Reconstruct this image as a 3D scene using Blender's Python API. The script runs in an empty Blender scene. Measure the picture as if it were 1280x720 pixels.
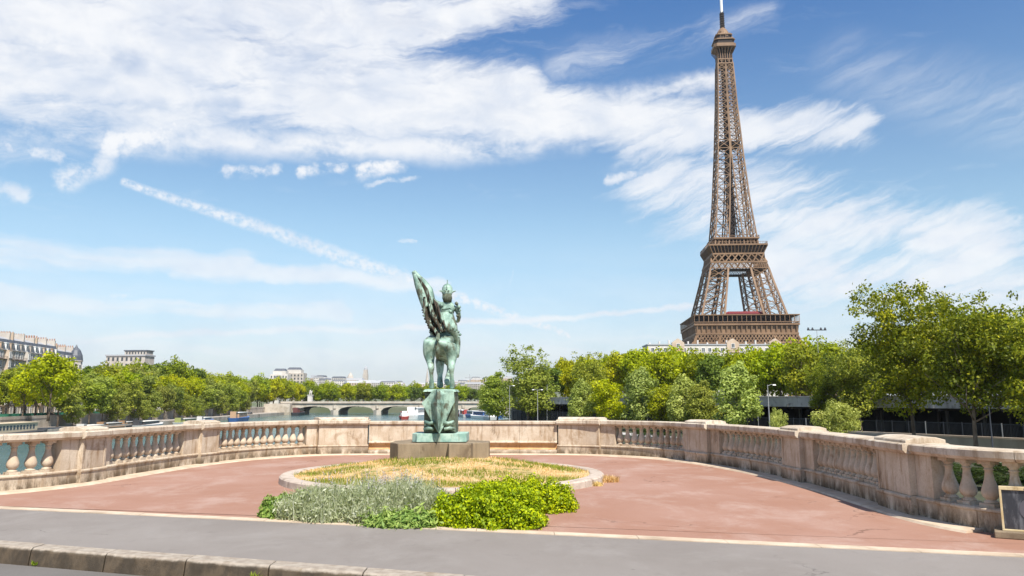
import bpy, bmesh, math, random
import numpy as np
from mathutils import Vector, Matrix
R = math.radians
sc = bpy.context.scene
COL = sc.collection

# ---------------------------------------------------------------- camera
EYE = 1.69; F = 1000.0; TP = 0.169
PITCH = math.atan(TP); PC, PS = math.cos(PITCH), math.sin(PITCH)
cam = bpy.data.cameras.new('camera'); camo = bpy.data.objects.new('camera', cam); COL.objects.link(camo)
camo.location = (0, 0, EYE); camo.rotation_euler = (math.pi/2 + PITCH, 0, 0)
cam.lens = F*36/1280; cam.sensor_width = 36; cam.shift_y = -30/1280
cam.clip_start = 0.1; cam.clip_end = 30000
sc.camera = camo

# ---------------------------------------------------------------- light + exposure
SUN_AZ = 157.5   # clockwise from the view direction (+Y)
SUN_EL = 53.5
SUN_STR = 4.3; SKY_STR = 0.10; EXPO = 0.86
sc.view_settings.view_transform = 'Standard'; sc.view_settings.look = 'None'
sc.view_settings.exposure = EXPO; sc.view_settings.gamma = 1
sd = Vector((math.sin(R(SUN_AZ))*math.cos(R(SUN_EL)), math.cos(R(SUN_AZ))*math.cos(R(SUN_EL)), math.sin(R(SUN_EL))))
sl = bpy.data.lights.new('sun', 'SUN'); sl.energy = SUN_STR; sl.angle = R(0.53); sl.color = (1.0, 0.93, 0.82)
slo = bpy.data.objects.new('sun', sl); COL.objects.link(slo)
slo.rotation_euler = (-sd).to_track_quat('-Z', 'Y').to_euler(); slo.location = (0, 0, 50)

# ---------------------------------------------------------------- node maths helper
class V:
    nt = None
    def __init__(s, sock): s.s = sock
    @staticmethod
    def m(op, *a, clamp=False):
        n = V.nt.nodes.new('ShaderNodeMath'); n.operation = op; n.use_clamp = clamp
        for i, x in enumerate(a):
            if isinstance(x, V): V.nt.links.new(x.s, n.inputs[i])
            else: n.inputs[i].default_value = x
        return V(n.outputs[0])
    def __add__(s, o): return V.m('ADD', s, o)
    __radd__ = __add__
    def __sub__(s, o): return V.m('SUBTRACT', s, o)
    def __rsub__(s, o): return V.m('SUBTRACT', o, s)
    def __mul__(s, o): return V.m('MULTIPLY', s, o)
    __rmul__ = __mul__
    def __truediv__(s, o): return V.m('DIVIDE', s, o)
    def __pow__(s, o): return V.m('POWER', s, o)
def vmax(a, b): return V.m('MAXIMUM', a, b)
def vmin(a, b): return V.m('MINIMUM', a, b)
def sat(a): return V.m('ADD', a, 0.0, clamp=True)
def sstep(a, lo, hi):
    n = V.nt.nodes.new('ShaderNodeMapRange'); n.interpolation_type = 'SMOOTHSTEP'
    V.nt.links.new(a.s, n.inputs[0]); n.inputs[1].default_value = lo; n.inputs[2].default_value = hi
    n.inputs[3].default_value = 0; n.inputs[4].default_value = 1
    return V(n.outputs[0])
def vec(x, y, z=0.0):
    n = V.nt.nodes.new('ShaderNodeCombineXYZ')
    for i, q in enumerate((x, y, z)):
        if isinstance(q, V): V.nt.links.new(q.s, n.inputs[i])
        else: n.inputs[i].default_value = q
    return n.outputs[0]
def noise(vs, scale, detail=6, rough=.55, dist=0.0):
    n = V.nt.nodes.new('ShaderNodeTexNoise'); V.nt.links.new(vs, n.inputs['Vector'])
    n.inputs['Scale'].default_value = scale; n.inputs['Detail'].default_value = detail
    n.inputs['Roughness'].default_value = rough; n.inputs['Distortion'].default_value = dist
    return V(n.outputs[0])
def mixc(f, a, b, nt, blend='MIX'):
    n = nt.nodes.new('ShaderNodeMix'); n.data_type = 'RGBA'; n.blend_type = blend
    if isinstance(f, V): nt.links.new(f.s, n.inputs[0])
    elif hasattr(f, 'links'): nt.links.new(f, n.inputs[0])
    else: n.inputs[0].default_value = f
    for i, q in ((6, a), (7, b)):
        if hasattr(q, 'links'): nt.links.new(q, n.inputs[i])
        else: n.inputs[i].default_value = (*q, 1) if len(q) == 3 else q
    return n.outputs[2]

# ---------------------------------------------------------------- sky
world = bpy.data.worlds.new('World'); sc.world = world; world.use_nodes = True
def build_sky():
    nt = world.node_tree; nt.nodes.clear(); V.nt = nt
    out = nt.nodes.new('ShaderNodeOutputWorld'); bg = nt.nodes.new('ShaderNodeBackground')
    sky = nt.nodes.new('ShaderNodeTexSky'); sky.sky_type = 'NISHITA'; sky.sun_disc = False
    sky.sun_elevation = R(SUN_EL); sky.sun_rotation = R(SUN_AZ)
    sky.air_density = 1.0; sky.dust_density = 0.6; sky.ozone_density = 1.6; sky.altitude = 40
    tc = nt.nodes.new('ShaderNodeTexCoord'); sp = nt.nodes.new('ShaderNodeSeparateXYZ')
    nt.links.new(tc.outputs['Generated'], sp.inputs[0])
    X, Y, Z = (V(sp.outputs[i]) for i in range(3))
    az = V.m('ARCTAN2', X, Y)*(180/math.pi); el = V.m('ARCSINE', Z)*(180/math.pi)
    # a picture position in the photograph as a compass direction and height (degrees) of the real sky
    def ae(px, py):
        u = (px-640)/F; v = (330-py)/F
        y = PC - PS*v; z = PS + PC*v
        return math.degrees(math.atan2(u, y)), math.degrees(math.atan2(z, math.hypot(u, y)))
    base = vec(az*0.1, el*0.1, 3.0)
    wa = noise(base, 1.6, 4, .6) - .5
    wb = noise(vec(az*0.1, el*0.1, 9.0), 1.3, 4, .6) - .5
    fa = noise(vec(az*0.1, el*0.1, 5.0), 7.0, 5, .65) - .5
    fb = noise(vec(az*0.1, el*0.1, 7.0), 7.0, 5, .65) - .5
    AZ = az + wa*3.2 + fa*0.9; EL = el + wb*2.0 + fb*0.6
    AZf = az + fa*2.0 + wa*.5; ELf = el + fb*1.1 + wb*.5
    def seg(p0, p1, w0, w1=None, soft=1.0, fine=False, w2=None):
        """soft band round the line p0-p1 (picture positions); w = half width in degrees at either end"""
        A, E = (AZf, ELf) if fine else (AZ, EL)
        a0, e0 = ae(*p0); a1, e1 = ae(*p1); w1 = w0 if w1 is None else w1
        dx, dy = a1-a0, e1-e0; L2 = dx*dx+dy*dy
        t = sat(((A-a0)*dx + (E-e0)*dy)/L2)
        qx = A-a0-t*dx; qy = E-e0-t*dy
        d = V.m('SQRT', qx*qx + qy*qy)/(t*(w1-w0)+w0)
        return 1.0 - sstep(d, 1.0-soft, 1.0)
    def streak(ang, sc_, stretch, zoff, det=7, rough=.6, dist=.3):
        ca, sa = math.cos(R(ang)), math.sin(R(ang))
        u = AZ*(ca*0.1/stretch) + EL*(sa*0.1/stretch); w = EL*(ca*0.1) - AZ*(sa*0.1)
        return noise(vec(u, w, zoff), sc_, det, rough, dist)
    s1 = streak(-4, 3.0, 4.5, 1.0)       # long flat streaks
    s5 = streak(9, 7.0, 6.0, 13.0, 8, .68, .8)
    s2 = streak(17, 3.6, 4.5, 2.0)       # rising to the right
    st2 = streak(22, 9.0, 6.5, 6.0, 8, .66, .5)
    s3 = streak(-3, 4.6, 7.0, 4.0, 8, .64)
    s4 = noise(vec(az*0.1, el*0.13, 12.0), 3.0, 8, .62, .2)
    mot = noise(vec(az*0.05, el*0.1, 44.0), 4.6, 8, .66, .5)
    # main veil over the upper left, running to the right behind the tower
    m1 = vmax(seg((-250, 20), (430, 40), 10.5, 8.6, .75), seg((330, 100), (640, 125), 5.6, 4.6, .8))
    m1 = vmax(m1, seg((560, 140), (900, 150), 4.4, 2.8, .9))
    m1 = vmax(m1, seg((-300, -230), (560, -150), 13, 10, .6))
    m1 = vmax(m1, seg((400, 50), (680, -10), 4.6, 3.6, 1.0))
    b1 = m1*.97 + (s1-.5)*1.2 + (s5-.5)*1.2 + (s4-.5)*.4
    d = sstep(b1, .22, .98)*(sstep(mot, .30, .66)*.20 + .76)
    # brighter fibres and the firm lower edge of the veil
    d = vmax(d, seg((-60, 150), (330, 172), 1.7, 2.2, .9)*sstep(s1*.5+s4*.5, .34, .56)*.88)
    d = vmax(d, seg((250, 175), (720, 170), 1.6, 1.8, .9)*sstep(s1*.5+s4*.5, .34, .56)*.92)
    d = d*(1.0 - .38*seg((-40, 45), (160, 75), 1.8, 1.2, 1.0)*sstep(s4, .35, .6))
    d = d*(1.0 - .42*seg((150, 128), (300, 130), 1.0, .8, 1.0)*sstep(s4, .3, .6))
    # fan of cirrus behind and to the right of the tower
    m2 = vmax(seg((790, 170), (1080, 160), 3.6, 2.4, 1.0), seg((830, 235), (1240, 310), 5.4, 4.4, 1.0))
    m2 = vmax(m2, seg((960, 340), (1330, 370), 4.6, 5.0, 1.0))
    b2 = m2*.86 + (s2-.5)*1.6 + (st2-.5)*1.8
    d = vmax(d, sstep(b2, .16, .98)*m2**.35*.88)
    d = vmax(d, seg((700, 135), (900, 100), 1.9, 1.1, 1.0, True)*sstep(s4*.6+s5*.4, .30, .58)*.9)
    d = vmax(d, seg((700, 85), (960, 15), 2.2, 1.2, 1.0)*sstep(s5*.6+s2*.4, .40, .66)*.55)
    d = vmax(d, seg((1060, 85), (1330, 150), 3.4, 3.8, 1.0)*sstep(s2*.5+st2*.5, .36, .68)*.38)
    d = vmax(d, seg((805, 268), (930, 290), 1.9, 1.3, .9)*sstep(s2, .34, .62)*.8)
    # low bands left and near the horizon
    m3 = vmax(seg((-200, 300), (300, 330), 2.4, 1.7, 1.0), seg((220, 335), (560, 352), 1.6, 1.0, 1.0))
    d = vmax(d, sstep(m3*.85 + (s3-.5)*1.9, .12, .85)*m3**.4*.74)
    m4 = seg((-200, 365), (430, 392), 2.2, 1.4, 1.0)
    d = vmax(d, sstep(m4*.8 + (s3-.5)*2.0, .15, .85)*m4**.4*.66)
    d = vmax(d, seg((100, 426), (500, 405), .7, .6, 1.0)*sstep(s3, .28, .5)*.72)
    d = vmax(d, seg((500, 405), (880, 384), .6, .4, 1.0)*sstep(s3, .20, .42)*.8)
    d = vmax(d, seg((620, 430), (880, 420), .7, .5, 1.0)*sstep(s3, .30, .5)*.5)
    m5 = seg((-200, 425), (760, 446), 2.0, 1.6, 1.0)
    d = vmax(d, sstep(m5*.75 + (s3-.5)*2.0, .15, .85)*.60)
    # small separate clouds
    for p0, p1, w, k in (((140, 182), (235, 158), 1.5, .95), ((285, 216), (345, 212), .68, .9), ((378, 214), (430, 208), .62, .9),
                      ((455, 214), (500, 206), .95, .95), ((458, 232), (520, 222), .3, .6), ((760, 224), (792, 217), .55, .75),
                      ((320, 382), (410, 382), .45, .65), ((135, 369), (170, 368), .38, .7), ((85, 350), (125, 352), .3, .5),
                      ((85, 225), (135, 205), 1.1, .75), ((-20, 170), (75, 196), .8, .75), ((-30, 230), (30, 243), .9, .7),
                      ((500, 302), (522, 302), .18, .5)):
        d = vmax(d, seg(p0, p1, w, w*.8, .8, True)*sstep(s4*.7+fa*1.1+.15, .30, .66)*k)
    # condensation trails
    puff = sstep(noise(vec(az*0.1, el*0.1, 20.0), 22.0, 4, .65), .32, .62)*.75+.25
    def trail(p0, p1, w0, w1, k):
        nonlocal d
        A, E = az + fa*.35, el + fb*.35
        a0, e0 = ae(*p0); a1, e1 = ae(*p1); dx, dy = a1-a0, e1-e0; L2 = dx*dx+dy*dy
        t = sat(((A-a0)*dx + (E-e0)*dy)/L2); qx = A-a0-t*dx; qy = E-e0-t*dy
        q = V.m('SQRT', qx*qx+qy*qy)/(t*(w1-w0)+w0)
        d = vmax(d, (1.0-sstep(q, .1, 1.0))*puff*k)
    trail((155, 228), (330, 285), .35, .7, .82); trail((330, 285), (510, 350), .7, .95, .78)
    trail((510, 350), (715, 420), .85, .45, .85); trail((622, 418), (642, 338), .10, .10, .3)
    trail((1005, 368), (1275, 275), .35, .55, .6); trail((1030, 378), (1290, 330), .3, .5, .4)
    # whitening to the horizon and a general thin cover elsewhere in the sky
    hor = (1.0 - sstep(el, 0.0, 15.0))
    d = vmax(d, hor**1.5*(sstep(s3, .25, .70)*.40 + .30))
    rear = sstep(V.m('ABSOLUTE', az), 42.0, 75.0)*sstep(s1, .45, .7)*.7
    d = sat(vmax(d, rear))
    shade = sstep(noise(vec(az*0.1, el*0.16, 31.0), 3.5, 4, .5), .35, .75)
    cl = mixc(shade, (5.45, 5.5, 5.6), (4.6, 4.85, 5.3), nt)
    tint = mixc(sstep(el, 9.0, 35.0), mixc(sstep(el, 0.0, 13.0), (.60, .66, .76), (.86, .92, .86), nt), (.27, .56, .86), nt)
    skc = mixc(1.0, sky.outputs[0], tint, nt, 'MULTIPLY')
    colr = mixc(d, skc, cl, nt)
    nt.links.new(colr, bg.inputs[0]); bg.inputs[1].default_value = SKY_STR
    nt.links.new(bg.outputs[0], out.inputs[0])
build_sky()

# ---------------------------------------------------------------- picture position -> place
def X_at(px, Y, z=0.0): return (px-640)/F*(PC*Y + PS*(z-EYE))
def z_at(py, Y):
    a = (330-py)/F
    return EYE + Y*(a+TP)/(1-a*TP)
def gp(px, py, z=0.0):
    u = (px-640)/F; v = (330-py)/F
    d = (u, PC-PS*v, PS+PC*v); t = (z-EYE)/d[2]
    return (d[0]*t, d[1]*t)

# ---------------------------------------------------------------- object helpers
def tag(o, label=None, cat=None, group=None, kind=None):
    if label: o['label'] = label
    if cat: o['category'] = cat
    if group: o['group'] = group
    if kind: o['kind'] = kind
    return o
def empty(name, loc=(0, 0, 0), rz=0.0, label=None, cat=None, group=None):
    o = bpy.data.objects.new(name, None); COL.objects.link(o)
    o.location = loc; o.rotation_euler = (0, 0, rz); o.empty_display_size = .3
    return tag(o, label, cat, group)
class MB:
    def __init__(s): s.v = []; s.f = []; s.m = []
    def add(s, vs, fs, mi=0):
        n = len(s.v); s.v += [tuple(q) for q in vs]; s.f += [tuple(i+n for i in q) for q in fs]; s.m += [mi]*len(fs); return s
    def box(s, x0, x1, y0, y1, z0, z1, mi=0, M=None):
        vs = [(x0,y0,z0),(x1,y0,z0),(x1,y1,z0),(x0,y1,z0),(x0,y0,z1),(x1,y0,z1),(x1,y1,z1),(x0,y1,z1)]
        if M is not None: vs = [M @ Vector(q) for q in vs]
        return s.add(vs, [(0,3,2,1),(4,5,6,7),(0,1,5,4),(1,2,6,5),(2,3,7,6),(3,0,4,7)], mi)
    def frustum(s, cx, cy, z0, z1, a0, b0, a1, b1, mi=0, dx=0, dy=0):
        vs = [(cx-a0,cy-b0,z0),(cx+a0,cy-b0,z0),(cx+a0,cy+b0,z0),(cx-a0,cy+b0,z0),
              (cx+dx-a1,cy+dy-b1,z1),(cx+dx+a1,cy+dy-b1,z1),(cx+dx+a1,cy+dy+b1,z1),(cx+dx-a1,cy+dy+b1,z1)]
        return s.add(vs, [(0,3,2,1),(4,5,6,7),(0,1,5,4),(1,2,6,5),(2,3,7,6),(3,0,4,7)], mi)
    def bar(s, a, b, w, mi=0, h=None):
        a = Vector(a); b = Vector(b); d = (b-a)
        if d.length < 1e-6: return s
        d.normalize(); up = Vector((0,0,1)) if abs(d.z) < .9 else Vector((0,1,0))
        x = d.cross(up).normalized(); y = x.cross(d).normalized(); w2 = w/2; h2 = (h or w)/2
        vs = [p + x*sx*w2 + y*sy*h2 for p in (a, b) for sx, sy in ((-1,-1),(1,-1),(1,1),(-1,1))]
        return s.add(vs, [(0,3,2,1),(4,5,6,7),(0,1,5,4),(1,2,6,5),(2,3,7,6),(3,0,4,7)], mi)
    def tube(s, pts, rad, n=8, mi=0, cap=True):
        pts = [Vector(p) for p in pts]; rings = []
        for i, p in enumerate(pts):
            d = (pts[min(i+1, len(pts)-1)] - pts[max(i-1, 0)]).normalized()
            up = Vector((0,0,1)) if abs(d.z) < .95 else Vector((0,1,0))
            x = d.cross(up).normalized(); y = x.cross(d); r = rad[i] if hasattr(rad, '__len__') else rad
            rings.append([p + (x*math.cos(2*math.pi*k/n) + y*math.sin(2*math.pi*k/n))*r for k in range(n)])
        vs = [q for g in rings for q in g]; fs = []
        for i in range(len(pts)-1):
            for k in range(n): fs.append((i*n+k, i*n+(k+1)%n, (i+1)*n+(k+1)%n, (i+1)*n+k))
        if cap: fs.append(tuple(range(n))[::-1]); fs.append(tuple((len(pts)-1)*n+k for k in range(n)))
        return s.add(vs, fs, mi)
    def lathe(s, prof, n=16, c=(0,0), mi=0):
        vs = [(c[0]+r*math.cos(2*math.pi*k/n), c[1]+r*math.sin(2*math.pi*k/n), z) for r, z in prof for k in range(n)]; fs = []
        for i in range(len(prof)-1):
            for k in range(n): fs.append((i*n+k, i*n+(k+1)%n, (i+1)*n+(k+1)%n, (i+1)*n+k))
        fs.append(tuple(range(n))[::-1]); fs.append(tuple((len(prof)-1)*n+k for k in range(n)))
        return s.add(vs, fs, mi)
    def prism(s, poly, z0, z1, mi=0):
        n = len(poly); vs = [(x, y, z0) for x, y in poly] + [(x, y, z1) for x, y in poly]
        fs = [tuple(range(n))[::-1], tuple(range(n, 2*n))] + [(i, (i+1) % n, n+(i+1) % n, n+i) for i in range(n)]
        return s.add(vs, fs, mi)
    def mesh(s, name, mats, smooth=False):
        me = bpy.data.meshes.new(name); me.from_pydata(s.v, [], s.f)
        for m in (mats if isinstance(mats, (list, tuple)) else [mats]): me.materials.append(m)
        me.polygons.foreach_set('material_index', s.m)
        if smooth: me.polygons.foreach_set('use_smooth', [True]*len(s.f))
        bm = bmesh.new(); bm.from_mesh(me); bmesh.ops.recalc_face_normals(bm, faces=bm.faces); bm.to_mesh(me); bm.free()
        me.update(); return me
    def build(s, name, mats, parent=None, smooth=False, bevel=0, loc=None):
        o = bpy.data.objects.new(name, s.mesh(name, mats, smooth)); COL.objects.link(o)
        if parent: o.parent = parent
        if loc: o.location = loc
        if bevel:
            b = o.modifiers.new('bevel', 'BEVEL'); b.width = bevel; b.segments = 2; b.limit_method = 'ANGLE'; b.angle_limit = R(40)
        return o
def put(name, me, parent=None, loc=(0,0,0), rz=0.0, s=1.0):
    o = bpy.data.objects.new(name, me); COL.objects.link(o); o.parent = parent; o.location = loc; o.rotation_euler = (0, 0, rz)
    o.scale = (s, s, s) if not hasattr(s, '__len__') else s
    return o
def copy_tree(o, parent=None):
    c = o.copy(); COL.objects.link(c); c.parent = parent
    for ch in list(o.children): copy_tree(ch, c)
    return c
def skin(name, verts, edges, radii, mat, parent=None, sub=2, root=0, loc=None, flat=None):
    me = bpy.data.meshes.new(name); me.from_pydata([Vector(v) for v in verts], edges, [])
    o = bpy.data.objects.new(name+'_tmp', me); COL.objects.link(o)
    md = o.modifiers.new('skin', 'SKIN'); md.use_smooth_shade = True; md.branch_smoothing = .4
    for i, r in enumerate(radii):
        sv = me.skin_vertices[0].data[i]; sv.radius = r if hasattr(r, '__len__') else (r, r); sv.use_root = (i == root)
    sb = o.modifiers.new('sub', 'SUBSURF'); sb.levels = sub; sb.render_levels = sub
    dg = bpy.context.evaluated_depsgraph_get(); dg.update()
    m2 = bpy.data.meshes.new_from_object(o.evaluated_get(dg)); m2.name = name
    bpy.data.objects.remove(o); m2.materials.clear(); m2.materials.append(mat)
    r = bpy.data.objects.new(name, m2); COL.objects.link(r); r.parent = parent
    m2.polygons.foreach_set('use_smooth', [True]*len(m2.polygons))
    return r

# ---------------------------------------------------------------- materials
MATS = {}
def mat(name, col=(.5,.5,.5), rough=.8, spec=.3, metal=0, fn=None, bump=None):
    if name in MATS: return MATS[name]
    m = bpy.data.materials.new(name); m.use_nodes = True; nt = m.node_tree; b = nt.nodes['Principled BSDF']
    b.inputs['Base Color'].default_value = (*col, 1); b.inputs['Roughness'].default_value = rough
    b.inputs['Specular IOR Level'].default_value = spec; b.inputs['Metallic'].default_value = metal
    V.nt = nt
    if fn: fn(nt, b)
    MATS[name] = m; return m
def pos(nt, obj=False):
    if obj: n = nt.nodes.new('ShaderNodeTexCoord'); return n.outputs['Object']
    return nt.nodes.new('ShaderNodeNewGeometry').outputs['Position']
def scaled(nt, v, s):
    n = nt.nodes.new('ShaderNodeVectorMath'); n.operation = 'MULTIPLY'; nt.links.new(v, n.inputs[0]); n.inputs[1].default_value = s
    return n.outputs[0]
def addbump(nt, b, h, strength, dist):
    n = nt.nodes.new('ShaderNodeBump'); n.inputs['Strength'].default_value = strength; n.inputs['Distance'].default_value = dist
    nt.links.new(h.s, n.inputs['Height']); nt.links.new(n.outputs[0], b.inputs['Normal'])
def noisy(c1, c2, scale, c3=None, s3=1.0, lo=.35, hi=.65, bump=0.0, bscale=40, bdist=.01, stretch=None):
    def fn(nt, b):
        p = pos(nt); q = scaled(nt, p, stretch) if stretch else p
        c = mixc(sstep(noise(q, scale, 6, .6), lo, hi), c1, c2, nt)
        if c3: c = mixc(sstep(noise(p, s3, 5, .6, .5), .52, .72), c, c3, nt)
        nt.links.new(c, b.inputs['Base Color'])
        if bump: addbump(nt, b, noise(p, bscale, 5, .65), bump, bdist)
    return fn

def stone_fn(c1, c2, dirt, moss=None):
    def fn(nt, b):
        p = pos(nt)
        c = mixc(sstep(noise(p, 2.2, 7, .6), .35, .68), c1, c2, nt)
        c = mixc(sstep(noise(p, 38, 4, .7), .35, .75)*.45, c, tuple(q*.72 for q in c1), nt)
        # run-down streaks (stretched downwards) and blotches of grime
        st = noise(scaled(nt, p, (1, 1, .16)), 7.5, 6, .65)
        c = mixc(sstep(st, .49, .70)*.75, c, dirt, nt)
        bl = noise(p, 1.7, 8, .7, .6)
        c = mixc(sstep(bl, .53, .68)*.6, c, dirt, nt)
        c = mixc(sstep(noise(scaled(nt, p, (1,1,.35)), 3.3, 8, .75, .3), .57, .66)*.55, c, tuple(q*.45 for q in dirt), nt)
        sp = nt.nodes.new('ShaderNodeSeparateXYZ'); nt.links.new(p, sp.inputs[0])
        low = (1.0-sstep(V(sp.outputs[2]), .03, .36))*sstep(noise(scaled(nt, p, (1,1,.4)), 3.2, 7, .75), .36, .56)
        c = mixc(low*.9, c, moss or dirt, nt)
        nt.links.new(c, b.inputs['Base Color'])
        addbump(nt, b, noise(p, 30, 6, .7)*.6 + noise(p, 6, 4, .6)*.4, .55, .012)
    return fn
M_stone = mat('parapet_stone', rough=.9, spec=.2, fn=stone_fn((.47,.375,.275), (.60,.52,.415), (.25,.155,.08), (.085,.06,.035)))
M_cop = mat('coping_stone', rough=.9, spec=.2, fn=stone_fn((.47,.385,.29), (.62,.55,.45), (.25,.175,.11), (.2,.15,.1)))
M_ochre = mat('ochre_bounce_stone', rough=.9, fn=stone_fn((.62,.36,.15), (.66,.45,.25), (.40,.20,.08), (.4,.2,.08)))  # ochre paints the warm bounce light in the bench recess
M_joint = mat('mortar', (.16,.12,.09), .95)
M_edge = mat('pale_edging', rough=.9, fn=noisy((.46,.36,.26), (.56,.46,.35), 3.0, (.36,.28,.2), 1.4, bump=.4, bscale=60, bdist=.004))

def pave_fn(c1, c2, c3, fine):
    def fn(nt, b):
        p = pos(nt)
        c = mixc(sstep(noise(p, .35, 5, .6, .3), .35, .68), c1, c2, nt)
        c = mixc(sstep(noise(scaled(nt, p, (.8, .55, 1)), 1.1, 8, .72, .4), .46, .70)*.55, c, c3, nt)
        c = mixc(sstep(noise(p, 2.7, 7, .75, .3), .56, .70)*.35, c, tuple(q*.72 for q in c1), nt)
        c = mixc(sstep(noise(p, fine, 3, .8), .40, .72)*.30, c, tuple(q*.55 for q in c1), nt)
        c = mixc(sstep(noise(p, fine*.6, 2, .8), .60, .72)*.35, c, tuple(min(1, q*1.5) for q in c2), nt)
        # small old spots of gum and grit
        vo = nt.nodes.new('ShaderNodeTexVoronoi'); vo.feature = 'F1'; vo.inputs['Scale'].default_value = 1.1; nt.links.new(p, vo.inputs['Vector'])
        c = mixc((1.0-sstep(V(vo.outputs['Distance']), .012, .03))*.45, c, tuple(q*.45 for q in c1), nt)
        # hairline cracks
        vo2 = nt.nodes.new('ShaderNodeTexVoronoi'); vo2.feature = 'DISTANCE_TO_EDGE'; vo2.inputs['Scale'].default_value = .22
        n2 = nt.nodes.new('ShaderNodeTexNoise'); n2.inputs['Scale'].default_value = 1.6; n2.inputs['Detail'].default_value = 6; nt.links.new(p, n2.inputs['Vector'])
        a = nt.nodes.new('ShaderNodeVectorMath'); a.operation = 'MULTIPLY_ADD'; nt.links.new(n2.outputs['Color'], a.inputs[0]); a.inputs[1].default_value = (1.6,1.6,0); nt.links.new(p, a.inputs[2])
        nt.links.new(a.outputs[0], vo2.inputs['Vector'])
        c = mixc((1.0-sstep(V(vo2.outputs['Distance']), .001, .005))*sstep(noise(p, .5, 2, .5), .5, .6)*.6, c, tuple(q*.4 for q in c1), nt)
        nt.links.new(c, b.inputs['Base Color'])
        addbump(nt, b, noise(p, fine, 4, .8), .5, .004)
    return fn
M_red = mat('red_asphalt', rough=.88, spec=.25, fn=pave_fn((.30,.160,.110), (.345,.205,.155), (.44,.33,.28), 90))
M_walk = mat('grey_asphalt', rough=.9, spec=.25, fn=pave_fn((.20,.178,.160), (.235,.212,.193), (.275,.255,.235), 110))
M_road = mat('road_asphalt', rough=.9, spec=.25, fn=pave_fn((.12,.11,.10), (.15,.14,.13), (.17,.155,.14), 110))
def kerb_fn(nt, b):
    p = pos(nt); c = mixc(sstep(noise(p, 9, 6, .6), .35, .65), (.27,.225,.18), (.38,.33,.27), nt)
    c = mixc(sstep(noise(p, 3, 6, .7, .5), .55, .72), c, (.22,.17,.11), nt)
    sp = nt.nodes.new('ShaderNodeSeparateXYZ'); nt.links.new(p, sp.inputs[0])
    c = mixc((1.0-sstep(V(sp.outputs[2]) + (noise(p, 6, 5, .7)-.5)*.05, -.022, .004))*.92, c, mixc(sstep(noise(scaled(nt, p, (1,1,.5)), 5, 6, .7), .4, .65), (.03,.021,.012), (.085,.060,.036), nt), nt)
    nt.links.new(c, b.inputs['Base Color']); addbump(nt, b, noise(p, 70, 5, .75), .8, .008)
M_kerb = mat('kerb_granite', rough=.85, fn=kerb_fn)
M_bedrim = mat('bed_rim_stone', rough=.9, fn=noisy((.40,.33,.27), (.50,.42,.35), 6.0, (.24,.18,.13), 2.0, bump=.5, bscale=70, bdist=.006))
def soil_fn(nt, b):
    p = pos(nt)
    c = mixc(sstep(noise(p, 5, 6, .7), .4, .65), (.46,.31,.14), (.62,.46,.26), nt)
    c = mixc(sstep(noise(p, 1.0, 6, .7, .4), .50, .62), c, (.17,.19,.05), nt)
    c = mixc(sstep(noise(p, 2.6, 6, .7, .4), .60, .70), c, (.30,.19,.09), nt)
    nt.links.new(c, b.inputs['Base Color']); addbump(nt, b, noise(p, 25, 6, .7), .8, .03)
M_soil = mat('dry_turf', rough=1, spec=.1, fn=soil_fn)
def bronze_fn(nt, b):
    p = pos(nt)
    c = mixc(sstep(noise(p, 3.0, 7, .65, .5), .32, .62), (.095,.175,.145), (.34,.48,.40), nt)
    c = mixc(sstep(noise(scaled(nt, p, (1,1,.2)), 14, 5, .65), .55, .72)*.55, c, (.07,.085,.06), nt)
    c = mixc(sstep(noise(scaled(nt, p, (1,1,.45)), 4.5, 7, .72), .50, .62)*.85, c, (.075,.065,.035), nt)
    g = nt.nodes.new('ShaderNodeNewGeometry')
    c = mixc((1.0-sstep(V(g.outputs['Pointiness']), .44, .505))*.8, c, (.035,.04,.025), nt)  # creases darkened in the colour as occlusion shade
    nt.links.new(c, b.inputs['Base Color']); addbump(nt, b, noise(p, 26, 5, .7)*.5+noise(p, 7, 4, .6)*.5, .7, .02)
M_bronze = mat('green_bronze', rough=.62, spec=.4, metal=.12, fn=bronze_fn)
def copperslab_fn(nt, b):
    p = pos(nt)
    c = mixc(sstep(noise(p, 4.0, 6, .6), .35, .65), (.20,.34,.29), (.40,.54,.46), nt)
    c = mixc(sstep(noise(scaled(nt, p, (1,1,.25)), 9, 5, .65), .55, .72)*.6, c, (.20,.18,.11), nt)
    nt.links.new(c, b.inputs['Base Color']); addbump(nt, b, noise(p, 20, 5, .7), .5, .01)
def drape_fn(nt, b):
    p = pos(nt)
    g = nt.nodes.new('ShaderNodeNewGeometry'); q = noise(scaled(nt, p, (1.6,1,.5)), 9, 4, .6, .8)
    c = mixc(sstep(q, .50, .64), (.045,.033,.02), (.26,.36,.29), nt)
    nt.links.new(c, b.inputs['Base Color']); addbump(nt, b, q, .8, .04)
M_drape = mat('drape_bronze', rough=.65, spec=.4, metal=.1, fn=drape_fn)
M_slab = mat('green_stained_slab', rough=.75, fn=copperslab_fn)
M_star = mat('star_base_stone', rough=.85, fn=noisy((.17,.13,.085), (.27,.21,.14), 3.0, (.13,.095,.06), 2.5, bump=.5, bscale=40, bdist=.01, stretch=(1,1,.3)))
def iron_fn(nt, b):
    p = pos(nt)
    c = mixc(sstep(noise(p, .08, 4, .6), .35, .65), (.175,.105,.06), (.25,.155,.09), nt)
    nt.links.new(c, b.inputs['Base Color'])
M_iron = mat('tower_iron', rough=.6, spec=.35, fn=iron_fn)
M_irond = mat('tower_iron_dark_shade', (.025,.017,.015), .7)  # darker copy of the tower paint, shade inside the lattice put into colour
M_ironr = mat('tower_red_paint', (.16,.03,.035), .6)
M_glassd = mat('dark_glass', (.05,.06,.07), .15, .6)
M_white = mat('white_paint', (.78,.78,.76), .5)
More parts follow.
